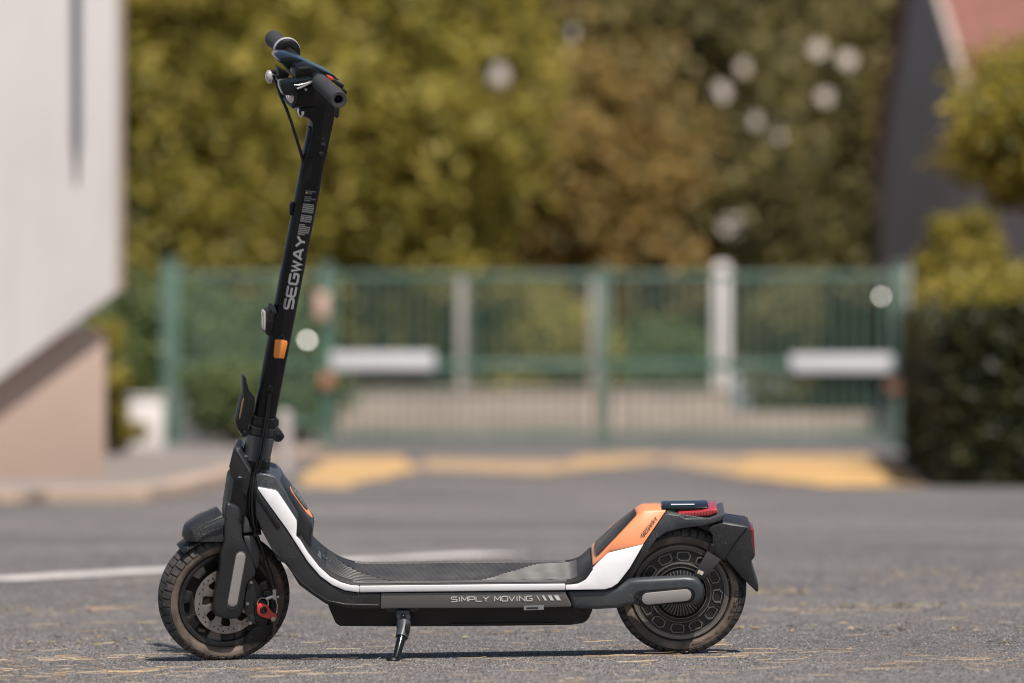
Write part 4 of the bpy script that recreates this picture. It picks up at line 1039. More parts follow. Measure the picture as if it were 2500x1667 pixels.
# head tube shroud in front of the stem
sym('head_shroud', [(-0.5460,-0.0400,0.4421),(-0.5422,-0.0400,0.4441),(-0.5325,-0.0400,0.4430),(-0.5280,-0.0400,0.4300),(-0.5201,-0.0400,0.4138),(-0.5114,-0.0400,0.3980),(-0.5123,-0.0400,0.3790),(-0.5230,-0.0400,0.3422),(-0.5383,-0.0400,0.3648),(-0.5534,-0.0400,0.3892),(-0.5558,-0.0400,0.4072)], 'charcoal', SC, .010, None, 0, 3)
sym('shroud_lip', [(-0.5448,-0.0415,0.4409),(-0.5363,-0.0415,0.4421),(-0.5301,-0.0415,0.4295),(-0.5222,-0.0415,0.4131),(-0.5122,-0.0415,0.3984),(-0.5126,-0.0415,0.3816),(-0.5226,-0.0415,0.3986),(-0.5340,-0.0415,0.4200)], 'slate_plastic', SC, .004)
sym('head_tube', [(-0.5325,-0.0240,0.4281),(-0.4752,-0.0240,0.4128),(-0.4778,-0.0240,0.3920),(-0.4674,-0.0240,0.3712),(-0.4769,-0.0240,0.3377),(-0.5184,-0.0240,0.3383),(-0.5543,-0.0240,0.3859)], 'satin_black', SC, .005)

# ---- tail
orange = [(0.2561,-0.0338,0.2974),(0.2629,-0.0308,0.3020),(0.2689,-0.0298,0.3034),(0.3119,-0.0296,0.3032),(0.2642,-0.0680,0.2436),(0.1973,-0.0715,0.2302),(0.1612,-0.0715,0.2000),(0.1637,-0.0715,0.2086),(0.2043,-0.0649,0.2494)]
sym('tail_cover', orange, 'body_orange', SC, .003, None, 0, 2)
ins = [Vector(p) for p in [(0.1726,-0.0600,0.2161),(0.2093,-0.0530,0.2524),(0.2435,-0.0346,0.2835),(0.2543,-0.0283,0.2943)]]
V = []
for i, p in enumerate(ins):
    d = (ins[min(i + 1, 3)] - ins[max(i - 1, 0)]); d.y = 0; d.normalize(); n_ = Vector((-d.z, 0, d.x))
    for f_ in (-1, -.55, 0, .55, 1): V.append(Vector((p.x, p.y * -f_, p.z)) + n_ * (.0030 + .004 * (1 - f_ * f_)))
make('tail_front_insert', V, [(r * 5 + j, r * 5 + j + 1, r * 5 + j + 6, r * 5 + j + 5) for r in range(3) for j in range(4)], 'satin_black', SC, 0, sharp=60)
arch = [(0.2643,-0.0641,0.2414),(0.2878,-0.0515,0.2713),(0.3133,-0.0382,0.3031),(0.3347,-0.0402,0.2979),(0.3985,-0.0439,0.2880),(0.4201,-0.0413,0.2940),(0.4273,-0.0413,0.2939),(0.4175,-0.0459,0.2829),(0.3839,-0.0492,0.2755),(0.3384,-0.0515,0.2706),(0.3108,-0.0543,0.2643),(0.2915,-0.0589,0.2535),(0.2769,-0.0660,0.2363),(0.2575,-0.0660,0.1997),(0.2381,-0.0660,0.1704),(0.2129,-0.0660,0.1545),(0.1866,-0.0660,0.1504),(0.2014,-0.0660,0.1546),(0.2135,-0.0660,0.1628),(0.2383,-0.0660,0.1950)]
both('tail_arch', arch, .022, 'charcoal', SC, .003)
sym('tail_body', [(0.2434,-0.0300,0.2548),(0.2772,-0.0300,0.2961),(0.3155,-0.0300,0.3005),(0.4182,-0.0300,0.2912),(0.4182,-0.0300,0.2818),(0.3847,-0.0300,0.2725),(0.3368,-0.0300,0.2667),(0.3104,-0.0300,0.2597),(0.2900,-0.0300,0.2467),(0.2743,-0.0300,0.2247)], 'satin_black', SC, .003)
sym('tail_wing', [(0.2865,-0.0470,0.2663),(0.3125,-0.0470,0.2998),(0.3364,-0.0470,0.2966),(0.3483,-0.0470,0.2895),(0.3960,-0.0470,0.2893),(0.4252,-0.0470,0.2997),(0.4280,-0.0470,0.2953),(0.4179,-0.0470,0.2831),(0.3840,-0.0470,0.2750),(0.3362,-0.0470,0.2695),(0.3104,-0.0470,0.2625)], 'slate_plastic', SC, .004)
pad = sym('tail_pad', [(0.3012,-0.0285,0.3058),(0.3056,-0.0285,0.3077),(0.3909,-0.0285,0.3084),(0.3959,-0.0285,0.3074),(0.3921,-0.0285,0.3035),(0.3849,-0.0285,0.3019),(0.3179,-0.0285,0.3016)], 'gloss_black', SC, .002)
pz = [Vector(p) for p in [(0.3211,-0.0080,0.3083),(0.3678,-0.0080,0.3082)]]
make('pad_highlight', [pz[0] + Vector((0, 0, .0)), pz[1], pz[1] + Vector((0, .004, .0008)), pz[0] + Vector((0, .004, .0008))], [(0, 1, 2, 3)], 'print_white', pad)  # white strip painted as the gloss highlight on the pad
tl_ = sym('tail_light', [(0.3338,-0.0400,0.2993),(0.3796,-0.0400,0.3016),(0.3952,-0.0400,0.3053),(0.4112,-0.0400,0.3061),(0.4135,-0.0400,0.2991),(0.3951,-0.0400,0.2925),(0.3426,-0.0400,0.2913)], 'red_lens', SC, .002)
lo = [(0.3390,-0.0405,0.2949),(0.4130,-0.0405,0.2993)]
for k in range(12):
    q = Vector(lo[0]).lerp(Vector(lo[1]), (k + .5) / 12); box('lens_rib', (q.x, q.y, q.z), (.0012, .0012, .010), 'dark_red_lens', tl_, .0003)
def on_tail(u_, v_, n_): return TA + ta * u_ + tb * v_ + tn * n_
TT = [Vector(p) for p in [(0.2641,-0.0606,0.2553),(0.2941,-0.0389,0.2888),(0.2617,-0.0595,0.2570)]]
TA = TT[0]; ta = (TT[1] - TT[0]); tal = ta.length; ta.normalize(); tb = Vector((-ta.z, 0, ta.x)); tb = (tb - ta * tb.dot(ta)).normalized(); tn = tb.cross(ta); tn = tn if tn.y < 0 else -tn
lettering('tail_lettering', 'SEGWAY', on_tail, .0072, tal / 8.4, tal / 8.4 * .44, .0014, 'print_black', SC, lift=.0008)

# ---- rear arm, mudguard
arm = [(0.1075,-0.0860,0.1548),(0.1862,-0.0860,0.1547),(0.2125,-0.0860,0.1602),(0.2341,-0.0860,0.1737),(0.2508,-0.0860,0.1759),(0.3461,-0.0860,0.1795),(0.3640,-0.0860,0.1772),(0.3770,-0.0860,0.1687),(0.3822,-0.0860,0.1538),(0.3816,-0.0860,0.1391),(0.3744,-0.0860,0.1244),(0.3601,-0.0860,0.1211),(0.2408,-0.0860,0.1233),(0.2121,-0.0860,0.1163),(0.1691,-0.0860,0.1145),(0.1228,-0.0860,0.1166)]
both('swing_arm', arm, .028, 'slate_plastic', SC, .010, None, 0, 4)
p0, p1 = [(0.2600,-0.0868,0.1373),(0.3494,-0.0868,0.1432)]
both('reflector_recess', pill(p0, p1, .0172), .003, 'satin_black', SC, .0015)
p0, p1 = [(0.2714,-0.0885,0.1369),(0.3458,-0.0885,0.1432)]
both('side_reflector', pill(p0, p1, .0122), .003, 'retro_reflector', SC, .0012)
sym('rear_axle', pill((RW[0] - .001, -.062, RW[2]), (RW[0] + .001, -.062, RW[2]), .011, 8), 'steel', SC, .002)
both('axle_bracket', [(0.3701,-0.0600,0.1543),(0.3825,-0.0600,0.1577),(0.3868,-0.0600,0.1412),(0.3823,-0.0600,0.1230),(0.3698,-0.0600,0.1086)], .010, 'hub_metal', SC, .002)
gs = [(0.3934,-0.0490,0.2672),(0.4030,-0.0490,0.2745),(0.4197,-0.0490,0.2792),(0.4364,-0.0490,0.2752),(0.4703,-0.0490,0.2696),(0.4770,-0.0490,0.2661),(0.4807,-0.0490,0.2365),(0.4858,-0.0490,0.2088),(0.4770,-0.0490,0.1991),(0.4815,-0.0490,0.1822),(0.4938,-0.0490,0.1425),(0.4899,-0.0490,0.1364),(0.4622,-0.0490,0.1652),(0.4278,-0.0490,0.2072),(0.4170,-0.0490,0.2029),(0.3956,-0.0490,0.2217),(0.4018,-0.0490,0.2376),(0.4019,-0.0490,0.2548)]
both('mudguard_side', gs, .006, 'charcoal', SC, .002)
crease = [(0.4270,-0.0500,0.2089),(0.4482,-0.0500,0.2421),(0.4702,-0.0500,0.2694)]
tube('mudguard_crease', crease, .0012, 'satin_black', SC, sides=6)
oc = chaikin([(0.3958,-0.0480,0.2689),(0.4035,-0.0480,0.2737),(0.4198,-0.0480,0.2782),(0.4365,-0.0480,0.2742),(0.4699,-0.0480,0.2684),(0.4763,-0.0480,0.2648),(0.4798,-0.0480,0.2362),(0.4849,-0.0480,0.2086),(0.4763,-0.0480,0.1993),(0.4810,-0.0480,0.1810),(0.4924,-0.0480,0.1423)], 1, False)
V = []
for p in oc: V += [Vector((p.x, -.048, p.z)), Vector((p.x + .002, -.02, p.z + .003)), Vector((p.x + .002, .02, p.z + .003)), Vector((p.x, .048, p.z))]
n = len(oc)
F = [(r * 4 + j, r * 4 + j + 1, r * 4 + j + 5, r * 4 + j + 4) for r in range(n - 1) for j in range(3)]
mg = make('mudguard_shell', V, F, 'charcoal', SC, 0, sharp=50)
sd = mg.modifiers.new('thickness', 'SOLIDIFY'); sd.thickness = .003; sd.offset = -1
sym('mudguard_flap', [(0.4197,-0.0400,0.2005),(0.4317,-0.0400,0.1979),(0.4674,-0.0400,0.1479),(0.4685,-0.0400,0.1281),(0.4649,-0.0400,0.1208),(0.4602,-0.0400,0.1406),(0.4436,-0.0400,0.1755)], 'satin_black', SC, .002)
sym('rear_reflector', [(0.4784,-0.0300,0.2623),(0.4851,-0.0300,0.2607),(0.4878,-0.0300,0.2049),(0.4815,-0.0300,0.2055)], 'dark_red_lens', SC, .002)
sym('mudguard_bridge', [(0.3631,-0.0320,0.2720),(0.3846,-0.0320,0.2767),(0.4205,-0.0320,0.2848),(0.4276,-0.0320,0.2699),(0.4060,-0.0320,0.2529),(0.3941,-0.0320,0.2580),(0.3774,-0.0320,0.2652)], 'satin_black', SC, .002)
both('mudguard_strap', [(0.3919,-0.0560,0.2247),(0.4181,-0.0560,0.2056),(0.3830,-0.0560,0.1652),(0.3630,-0.0560,0.1744)], .004, 'grip_rubber', SC, .0012)
slab('strap_sticker', [(0.3740,-0.0564,0.1867),(0.3840,-0.0564,0.1818),(0.3807,-0.0564,0.1752),(0.3706,-0.0564,0.1798)], .0004, 'print_white', SC, 0)
slab('sticker_mark', [(0.3750,-0.0567,0.1838),(0.3792,-0.0567,0.1817),(0.3773,-0.0567,0.1783),(0.3730,-0.0567,0.1803)], .0002, 'sticker_yellow', SC, 0)
sym('strap_bridge', [(0.3924,-0.0560,0.2242),(0.4024,-0.0560,0.2167),(0.4073,-0.0560,0.2344),(0.3989,-0.0560,0.2394)], 'satin_black', SC, .002)

# ---- kickstand
sym_p = [(-0.2494,-0.0720,0.1231),(-0.1839,-0.0720,0.1233),(-0.1821,-0.0720,0.1175),(-0.1891,-0.0720,0.1119),(-0.2460,-0.0720,0.1116),(-0.2500,-0.0720,0.1162)]
ks = slab('kickstand_plate', sym_p, .030, 'charcoal', SC, .002)
slab('kickstand_block', [(-0.2287,-0.0840,0.1191),(-0.2027,-0.0840,0.1187),(-0.2002,-0.0840,0.1030),(-0.2020,-0.0840,0.0953),(-0.2275,-0.0840,0.0945),(-0.2297,-0.0840,0.1105)], .030, 'slate_plastic', SC, .003)
bq = Vector([(-0.2151,-0.0845,0.1067)][0])
lathe('kickstand_pin', bq, [(.0001, -.0012), (.0022, -.0012), (.003, -.0004), (.0052, -.0012), (.0058, .001)], 'charcoal', SC, None, 20)
leg = [Vector(p) for p in [(-0.2149,-0.0700,0.0994)] + [(-0.2149,-0.0870,0.0796)] + [(-0.2237,-0.1150,0.0531)] + [(-0.2302,-0.1400,0.0349)]]
tube('kickstand_sleeve', [leg[0].lerp(leg[1], .35), leg[1], leg[1].lerp(leg[2], .45)], .0150, 'slate_plastic', SC, sides=16, r2=.0125)
slab('kickstand_spring_clip', [(-0.2104,-0.1050,0.0959),(-0.2006,-0.1050,0.0929),(-0.2036,-0.1050,0.0744),(-0.2119,-0.1050,0.0753)], .014, 'charcoal', SC, .003)
tube('kickstand_leg', [leg[1].lerp(leg[2], .3), leg[2], leg[3]], .0098, 'gloss_black', SC, sides=16, r2=.0075)
fo = Vector([(-0.2357,-0.1400,0.0339)][0])
ellipsoid('kickstand_foot', fo, (.0135, .013, .0075), 'satin_black', SC)

# ---- stem (turned with the handlebar)
bot, top = [Vector(p) for p in [(-0.4845,0.0000,0.5051),(-0.3662,0.0000,1.0635)]]
sx = (top - bot).normalized(); sf = Vector((sx.z, 0, -sx.x))
def stem_ring(c, a, b, n=28, p=2.6):
    out = []
    for k in range(n):
        t = 2 * math.pi * k / n; ct, st_ = math.cos(t), math.sin(t)
        out.append(c + sf * (a * abs(ct) ** (2 / p) * (1 if ct > 0 else -1)) + Vector((0, b * abs(st_) ** (2 / p) * (1 if st_ > 0 else -1), 0)))
    return out
V = []
S0 = bot - sx * .012; S1 = top + sx * .012
for f_ in (0, .02, .5, .98, 1): 
    k = 1 if .01 < f_ < .99 else .985
    V += stem_ring(S0.lerp(S1, f_), (.0222 + .0012 * f_) * k, (.0215 + .001 * f_) * k)
make('stem', V, ring_faces(28, 5), 'stem_black', SC, 0, frame=ST, sharp=50)
def on_stem(u_, v_, n_, y=-.0219): return bot + sx * u_ + sf * v_ + Vector((0, y - n_, 0))
# lettering up the stem
L0 = [Vector(p) for p in [(-0.4385,-0.0224,0.7217),(-0.4099,-0.0224,0.8656)]]
ls = (L0[1] - L0[0]).length; u0 = (L0[0] - bot).dot(sx); v0 = (L0[0] - bot).dot(sf)
lettering('stem_lettering', 'SEGWAY', lambda u_, v_, n_: on_stem(u0 + u_, v0 + .0085 - v_, n_), .0170, ls / 7.25, ls / 7.25 * .25, .0048, 'print_grey', SC, ST, narrow=())
W0 = [Vector(p) for p in [(-0.4139,-0.0222,0.8705),(-0.3842,-0.0222,0.9552),(-0.3903,-0.0222,0.8677)]]
wu0 = (W0[0] - bot).dot(sx); wu1 = (W0[1] - bot).dot(sx); wv = .0008
V, F = [], []
u_ = wu0
k = 0
while u_ < wu1:                                             # rows of small print across the stem, in paragraphs
    if k not in (6, 11, 17, 21):
        a = wv - .0105; ln = .0235 if k in (2, 3, 4, 8, 9, 12, 13, 14, 15, 19) else random.uniform(.011, .0235); seg = 6
        for j in range(seg):
            va = a + ln * j / seg; vb = a + ln * (j + (.86 if random.random() < .35 else 1.0)) / seg; k0 = len(V)
            for (uu, vv_) in ((u_, va), (u_ + .0017, va), (u_ + .0017, vb), (u_, vb)): V.append(ST @ on_stem(uu, vv_, .0004, -.0223 + max(0, vv_ - .006) * .25))
            F.append((k0, k0 + 1, k0 + 2, k0 + 3))
    u_ += .0038; k += 1
me = bpy.data.meshes.new('warning_print'); me.from_pydata(V, [], F); me.update(); link_mesh('warning_print', me, principled('print_mid', (.25, .25, .25), .5), SC)
wt = on_stem(wu1 - .006, wv - .011, .0006, -.0224)
make('warning_triangle', [wt, wt + sf * .005, wt + sf * .0025 + sx * .0045], [(0, 1, 2)], 'sticker_yellow', SC, 0, frame=ST)
# upper stem head and neck clamp
solid('stem_head', [(-0.4004,0.0000,1.0197),(-0.3905,0.0000,1.0577),(-0.3869,0.0000,1.0777),(-0.3859,0.0000,1.0905),(-0.3895,0.0000,1.0959),(-0.3975,0.0000,1.1001),(-0.4030,0.0000,1.1045),(-0.4050,0.0000,1.1147),(-0.4007,0.0000,1.1300),(-0.3819,0.0000,1.1544),(-0.3377,0.0000,1.1515),(-0.3316,0.0000,1.1291),(-0.3306,0.0000,1.1098),(-0.3345,0.0000,1.0926),(-0.3433,0.0000,1.0545),(-0.3531,0.0000,1.0165)], .0235, 'stem_black', SC, .008, ST, 4, .2)
for q in [(-0.3624,-0.0250,1.0488),(-0.3668,-0.0250,1.0300)]:
    lathe('stem_bolt', q, [(.0001, -.0004), (.0018, -.0004), (.002, -.0018), (.0036, -.0016), (.0042, .001)], 'charcoal', SC, ST, 16)
tube('head_seam', [(-0.3799,-0.0250,1.0650),(-0.3600,-0.0250,1.0600)], .0005, 'charcoal', SC, ST, 6)
slab('stem_clip', [(-0.4243,-0.0060,0.9307),(-0.4183,-0.0060,0.9319),(-0.4209,-0.0060,0.9057),(-0.4259,-0.0060,0.9044),(-0.4280,-0.0060,0.9090),(-0.4266,-0.0060,0.9254)], .012, 'satin_black', SC, .002, ST)
slab('front_reflector_bracket', [(-0.4807,-0.0120,0.7177),(-0.4730,-0.0120,0.7187),(-0.4710,-0.0120,0.7263),(-0.4662,-0.0120,0.7282),(-0.4575,-0.0120,0.7109),(-0.4652,-0.0120,0.6642),(-0.4784,-0.0120,0.6666),(-0.4827,-0.0120,0.6739)], .024, 'satin_black', SC, .002, ST)
slab('bracket_ear', [(-0.4732,-0.0180,0.7280),(-0.4682,-0.0180,0.7298),(-0.4622,-0.0180,0.7244),(-0.4591,-0.0180,0.7114),(-0.4663,-0.0180,0.7131),(-0.4728,-0.0180,0.7191)], .006, 'slate_plastic', SC, .002, ST)
slab('front_reflector', [(-0.4858,-0.0100,0.7153),(-0.4825,-0.0100,0.7173),(-0.4803,-0.0100,0.7149),(-0.4798,-0.0100,0.6837),(-0.4805,-0.0100,0.6760),(-0.4843,-0.0100,0.6774),(-0.4859,-0.0100,0.6820)], .018, 'clear_lens', SC, .0015, ST)
slab('reflector_mount', [(-0.4596,-0.0235,0.6667),(-0.4535,-0.0235,0.6701),(-0.4480,-0.0235,0.6691),(-0.4459,-0.0235,0.6629),(-0.4405,-0.0235,0.6563),(-0.4489,-0.0235,0.6196),(-0.4567,-0.0235,0.6158),(-0.4590,-0.0235,0.6115),(-0.4645,-0.0235,0.6114),(-0.4671,-0.0235,0.6166),(-0.4698,-0.0235,0.6241),(-0.4663,-0.0235,0.6600)], .004, 'satin_black', SC, .0012, ST)
slab('amber_reflector', [(-0.4663,-0.0255,0.6605),(-0.4585,-0.0255,0.6610),(-0.4421,-0.0255,0.6564),(-0.4413,-0.0255,0.6508),(-0.4493,-0.0255,0.6208),(-0.4691,-0.0255,0.6243),(-0.4699,-0.0255,0.6291)], .003, 'orange_lens', SC, .0008, ST)
for q in [(-0.4513,-0.0245,0.6660),(-0.4616,-0.0245,0.6159)]:
    lathe('mount_screw', q, [(.0001, -.0004), (.0014, -.0004), (.0016, -.0012), (.0030, -.001), (.0034, .001)], 'gloss_black', SC, ST, 14)
gq = [(-0.4779,-0.0230,0.5597)][0]
ellipsoid('cable_grommet', gq, (.0075, .004, .010), 'satin_black', SC, ST)
# folding latch, collar and hinge
lv = [(-0.5290,-0.0130,0.5842),(-0.5279,-0.0130,0.5863),(-0.5252,-0.0130,0.5866),(-0.5237,-0.0130,0.5820),(-0.5182,-0.0130,0.5585),(-0.5065,-0.0130,0.5426),(-0.5077,-0.0130,0.5237),(-0.5122,-0.0130,0.5015),(-0.5191,-0.0130,0.4903),(-0.5215,-0.0130,0.4841),(-0.5223,-0.0130,0.4638),(-0.5330,-0.0130,0.4643),(-0.5438,-0.0130,0.4833),(-0.5453,-0.0130,0.4952),(-0.5409,-0.0130,0.5152),(-0.5337,-0.0130,0.5395),(-0.5293,-0.0130,0.5486)]
slab('folding_lever', lv, .026, 'satin_black', SC, .003, ST)
slab('lever_highlight', [(-0.5339,-0.0135,0.5369),(-0.5297,-0.0135,0.5460),(-0.5289,-0.0135,0.5410),(-0.5372,-0.0135,0.5037),(-0.5404,-0.0135,0.4995),(-0.5393,-0.0135,0.5107)], .004, principled('gold_highlight', (.26, .16, .07), .5, metal=.3), SC, .0005, ST)  # gold strip painted as a highlight along the lever
lathe('lever_pivot', [(-0.5296,-0.0150,0.4700)][0], [(.0001, -.0006), (.002, -.0006), (.0024, -.002), (.0050, -.002), (.0062, 0), (.0062, .03)], 'gloss_black', SC, ST, 20)
def stem_sleeve(name, u0, u1, a0, b0, a1, b1, mat, ch=.0015):
    """A collar round the stem axis from u0 up to u1."""
    V = []
    for u, k, a_, b_ in ((u0, ch, a0, b0), (u0 + ch, 0, a0, b0), (u1 - ch, 0, a1, b1), (u1, ch, a1, b1)): V += stem_ring(bot + sx * u, a_ - k, b_ - k, 32, 2.8)
    return make(name, V, ring_faces(32, 4), mat, SC, 0, frame=ST, sharp=30)
UU = [(Vector(p) - bot).dot(sx) for p in [(-0.4833,0.0000,0.5000),(-0.4863,0.0000,0.4803),(-0.4912,0.0000,0.4625),(-0.5043,0.0000,0.4095),(-0.5092,0.0000,0.3858)]]
stem_sleeve('stem_collar', UU[1], UU[0], .0262, .0250, .0262, .0250, 'satin_black')
stem_sleeve('hinge_clamp', UU[2] + .0006, UU[1] - .0006, .0272, .0262, .0272, .0262, 'charcoal')
stem_sleeve('hinge_base', UU[3] + .0006, UU[2], .0268, .0258, .0268, .0258, 'slate_plastic', .0022)
stem_sleeve('lower_stem', UU[4], UU[3], .0232, .0225, .0232, .0225, 'charcoal')
slab('collar_tab', [(-0.4669,-0.0080,0.4963),(-0.4576,-0.0080,0.4914),(-0.4583,-0.0080,0.4774),(-0.4681,-0.0080,0.4782)], .016, 'satin_black', SC, .002, ST)
slab('hinge_ear', [(-0.4755,-0.0150,0.4799),(-0.4613,-0.0150,0.4782),(-0.4547,-0.0150,0.4700),(-0.4480,-0.0150,0.4585),(-0.4487,-0.0150,0.4549),(-0.4555,-0.0150,0.4478),(-0.4605,-0.0150,0.4471),(-0.4683,-0.0150,0.4489),(-0.4737,-0.0150,0.4580)], .030, 'charcoal', SC, .003, ST)
lathe('hinge_pin', [(-0.4594,-0.0160,0.4593)][0], [(.0001, -.0006), (.0022, -.0006), (.0026, -.0022), (.0052, -.0022), (.0066, 0), (.0066, .02)], 'gloss_black', SC, ST, 20)

# ---- fork, fender, brake (turned)
solid('fork_crown', [(-0.5590,0.0000,0.3826),(-0.5498,0.0000,0.3920),(-0.5141,0.0000,0.3889),(-0.5018,0.0000,0.3856),(-0.4993,0.0000,0.3419),(-0.5047,0.0000,0.2921),(-0.4998,0.0000,0.2595),(-0.5161,0.0000,0.2655),(-0.5331,0.0000,0.2405),(-0.5566,0.0000,0.2427),(-0.5701,0.0000,0.2704),(-0.5717,0.0000,0.3041),(-0.5689,0.0000,0.3273)], .034, 'satin_black', SC, .006, ST, 3, .06)
forkleg = [(-0.5750,-0.0440,0.3407),(-0.5646,-0.0440,0.3360),(-0.5505,-0.0449,0.3298),(-0.5454,-0.0466,0.3198),(-0.5454,-0.0477,0.3134),(-0.5499,-0.0499,0.3006),(-0.5462,-0.0516,0.2908),(-0.5467,-0.0555,0.2681),(-0.5387,-0.0580,0.2490),(-0.5297,-0.0580,0.2290),(-0.5200,-0.0580,0.1969),(-0.5229,-0.0580,0.1832),(-0.5369,-0.0580,0.1745),(-0.5419,-0.0580,0.1605),(-0.5473,-0.0580,0.1249),(-0.5524,-0.0580,0.1061),(-0.5628,-0.0580,0.1008),(-0.5773,-0.0580,0.1008),(-0.5960,-0.0580,0.1060),(-0.6085,-0.0580,0.1134),(-0.6109,-0.0580,0.1286),(-0.6050,-0.0580,0.1640),(-0.5958,-0.0580,0.2016),(-0.5907,-0.0580,0.2442),(-0.5830,-0.0567,0.2646),(-0.5826,-0.0516,0.2941),(-0.5799,-0.0477,0.3165)]
slab('fork_leg', forkleg, .022, 'charcoal', SC, .0062, ST, 0, 3)
slab('fork_leg', [(q[0], -q[1], q[2]) for q in [(-0.5833,-0.0580,0.2650),(-0.5472,-0.0580,0.2689),(-0.5387,-0.0580,0.2490),(-0.5297,-0.0580,0.2290),(-0.5200,-0.0580,0.1969),(-0.5229,-0.0580,0.1832),(-0.5369,-0.0580,0.1745),(-0.5419,-0.0580,0.1605),(-0.5473,-0.0580,0.1249),(-0.5524,-0.0580,0.1061),(-0.5628,-0.0580,0.1008),(-0.5773,-0.0580,0.1008),(-0.5960,-0.0580,0.1060),(-0.6085,-0.0580,0.1134),(-0.6109,-0.0580,0.1286),(-0.6050,-0.0580,0.1640),(-0.5958,-0.0580,0.2016),(-0.5907,-0.0580,0.2442)]], -.022, 'charcoal', SC, .0095, ST, 0, 4)
p0, p1 = [(-0.5522,-0.0590,0.2299),(-0.5707,-0.0590,0.1366)]
both('fork_reflector_recess', pill(p0, Vector(p1) + (Vector(p1) - Vector(p0)) * .04, .0118), .003, 'slate_plastic', SC, .001, ST)
p0, p1 = [(-0.5528,-0.0605,0.2300),(-0.5710,-0.0605,0.1381)]
both('fork_reflector', pill(p0, p1, .0098), .003, 'retro_reflector', SC, .0008, ST)
both('fork_fairing', [(-0.5394,-0.0520,0.3106),(-0.5362,-0.0520,0.3067),(-0.5237,-0.0520,0.2774),(-0.5443,-0.0520,0.2759),(-0.5435,-0.0520,0.2907)], .012, 'slate_plastic', SC, .003, ST)
both('fork_rear_fin', [(-0.5444,-0.0520,0.2707),(-0.5229,-0.0520,0.2701),(-0.5104,-0.0520,0.2350),(-0.5132,-0.0520,0.2112),(-0.5187,-0.0520,0.1945),(-0.5312,-0.0520,0.2273),(-0.5419,-0.0520,0.2570)], .012, 'slate_plastic', SC, .004, ST)
# front fender: shell over the tyre
fp = [(-0.6562,-0.0120,0.2669)] + [(-0.6511,-0.0200,0.2801)] + [(-0.6450,-0.0280,0.2855)] + [(-0.6192,-0.0340,0.2981)] + [(-0.5811,-0.0340,0.3114)]
fl = [(-0.6554,-0.0140,0.2598)] + [(-0.6495,-0.0300,0.2612)] + [(-0.6357,-0.0420,0.2635)] + [(-0.6089,-0.0470,0.2626)] + [(-0.5820,-0.0480,0.2609)]
V = []
for a, b in zip(fp, fl):
    a, b = Vector(a), Vector(b); m = a.lerp(b, .5); m.y = m.y * 1.02
    V += [b, m, a, Vector((a.x - .001, a.y * .4, a.z + .004)), Vector((a.x - .001, -a.y * .4, a.z + .004)), Vector((a.x, -a.y, a.z)), Vector((m.x, -m.y, m.z)), Vector((b.x, -b.y, b.z))]
F = [(r * 8 + j, r * 8 + j + 1, r * 8 + j + 9, r * 8 + j + 8) for r in range(4) for j in range(7)] + [tuple(range(8))]
fd = make('front_fender', V, F, 'charcoal', SC, 0, frame=ST, sharp=22)
fd.modifiers.new('thickness', 'SOLIDIFY').thickness = .004
bv = fd.modifiers.new('edge', 'BEVEL'); bv.width = .003; bv.segments = 2; bv.limit_method = 'ANGLE'
slab('fender_crease', [(-0.6205,-0.0505,0.2972),(-0.5818,-0.0505,0.3113),(-0.5821,-0.0505,0.2956),(-0.6324,-0.0505,0.2887)], .003, 'slate_plastic', SC, .0012, ST)
o = lathe('inner_fender', FW, [(R_OUT + .004, -.034), (R_OUT + .008, -.026), (R_OUT + .009, 0), (R_OUT + .008, .026), (R_OUT + .004, .034)], 'satin_black', SC, ST, 64)
bm = bmesh.new(); bm.from_mesh(o.data)
inv = ST.inverted()
kill = [v for v in bm.verts if not (math.radians(60) < math.atan2((inv @ v.co).z - FW[2], (inv @ v.co).x - FW[0]) < math.radians(130))]
bmesh.ops.delete(bm, geom=kill, context='VERTS'); bm.to_mesh(o.data); bm.free()
o.modifiers.new('thickness', 'SOLIDIFY').thickness = .002
# brake caliper
slab('caliper_bracket', [(-0.5363,-0.0500,0.1744),(-0.5329,-0.0500,0.1793),(-0.5284,-0.0500,0.1811),(-0.5235,-0.0500,0.1795),(-0.5142,-0.0500,0.1645),(-0.5058,-0.0500,0.1529),(-0.5050,-0.0500,0.1402),(-0.5230,-0.0500,0.1288),(-0.5255,-0.0500,0.1153),(-0.5237,-0.0500,0.0965),(-0.5199,-0.0500,0.0812),(-0.5311,-0.0500,0.0856),(-0.5361,-0.0500,0.0939),(-0.5433,-0.0500,0.1133),(-0.5448,-0.0500,0.1283),(-0.5407,-0.0500,0.1540)], .006, 'charcoal', SC, .0012, ST)
for q in [(-0.5307,-0.0508,0.1726),(-0.5388,-0.0508,0.1287),(-0.5338,-0.0508,0.0876)]:
    lathe('bracket_bolt', q, [(.0001, -.0004), (.0016, -.0004), (.0018, -.0014), (.0032, -.0012), (.0036, .001)], 'steel', SC, ST, 12)
slab('caliper_body', [(-0.5253,-0.0520,0.1289),(-0.5125,-0.0520,0.1356),(-0.4998,-0.0520,0.1321),(-0.4928,-0.0520,0.1184),(-0.4950,-0.0520,0.0943),(-0.5008,-0.0520,0.0762),(-0.5190,-0.0520,0.0798),(-0.5259,-0.0520,0.0973)], .034, 'satin_black', SC, .004, ST)
slab('brake_pad_shield', [(-0.5436,-0.0420,0.0547),(-0.5221,-0.0420,0.0788),(-0.5003,-0.0420,0.0767),(-0.4839,-0.0420,0.0789),(-0.4879,-0.0420,0.0605),(-0.5065,-0.0420,0.0408),(-0.5411,-0.0420,0.0414)], .008, 'satin_black', SC, .002, ST)
cq = [(-0.5090,-0.0560,0.1287)][0]
lathe('caliper_ring', cq, [(.010, -.001), (.0125, -.002), (.0135, .004), (.0135, .02)], 'steel', SC, ST, 28)
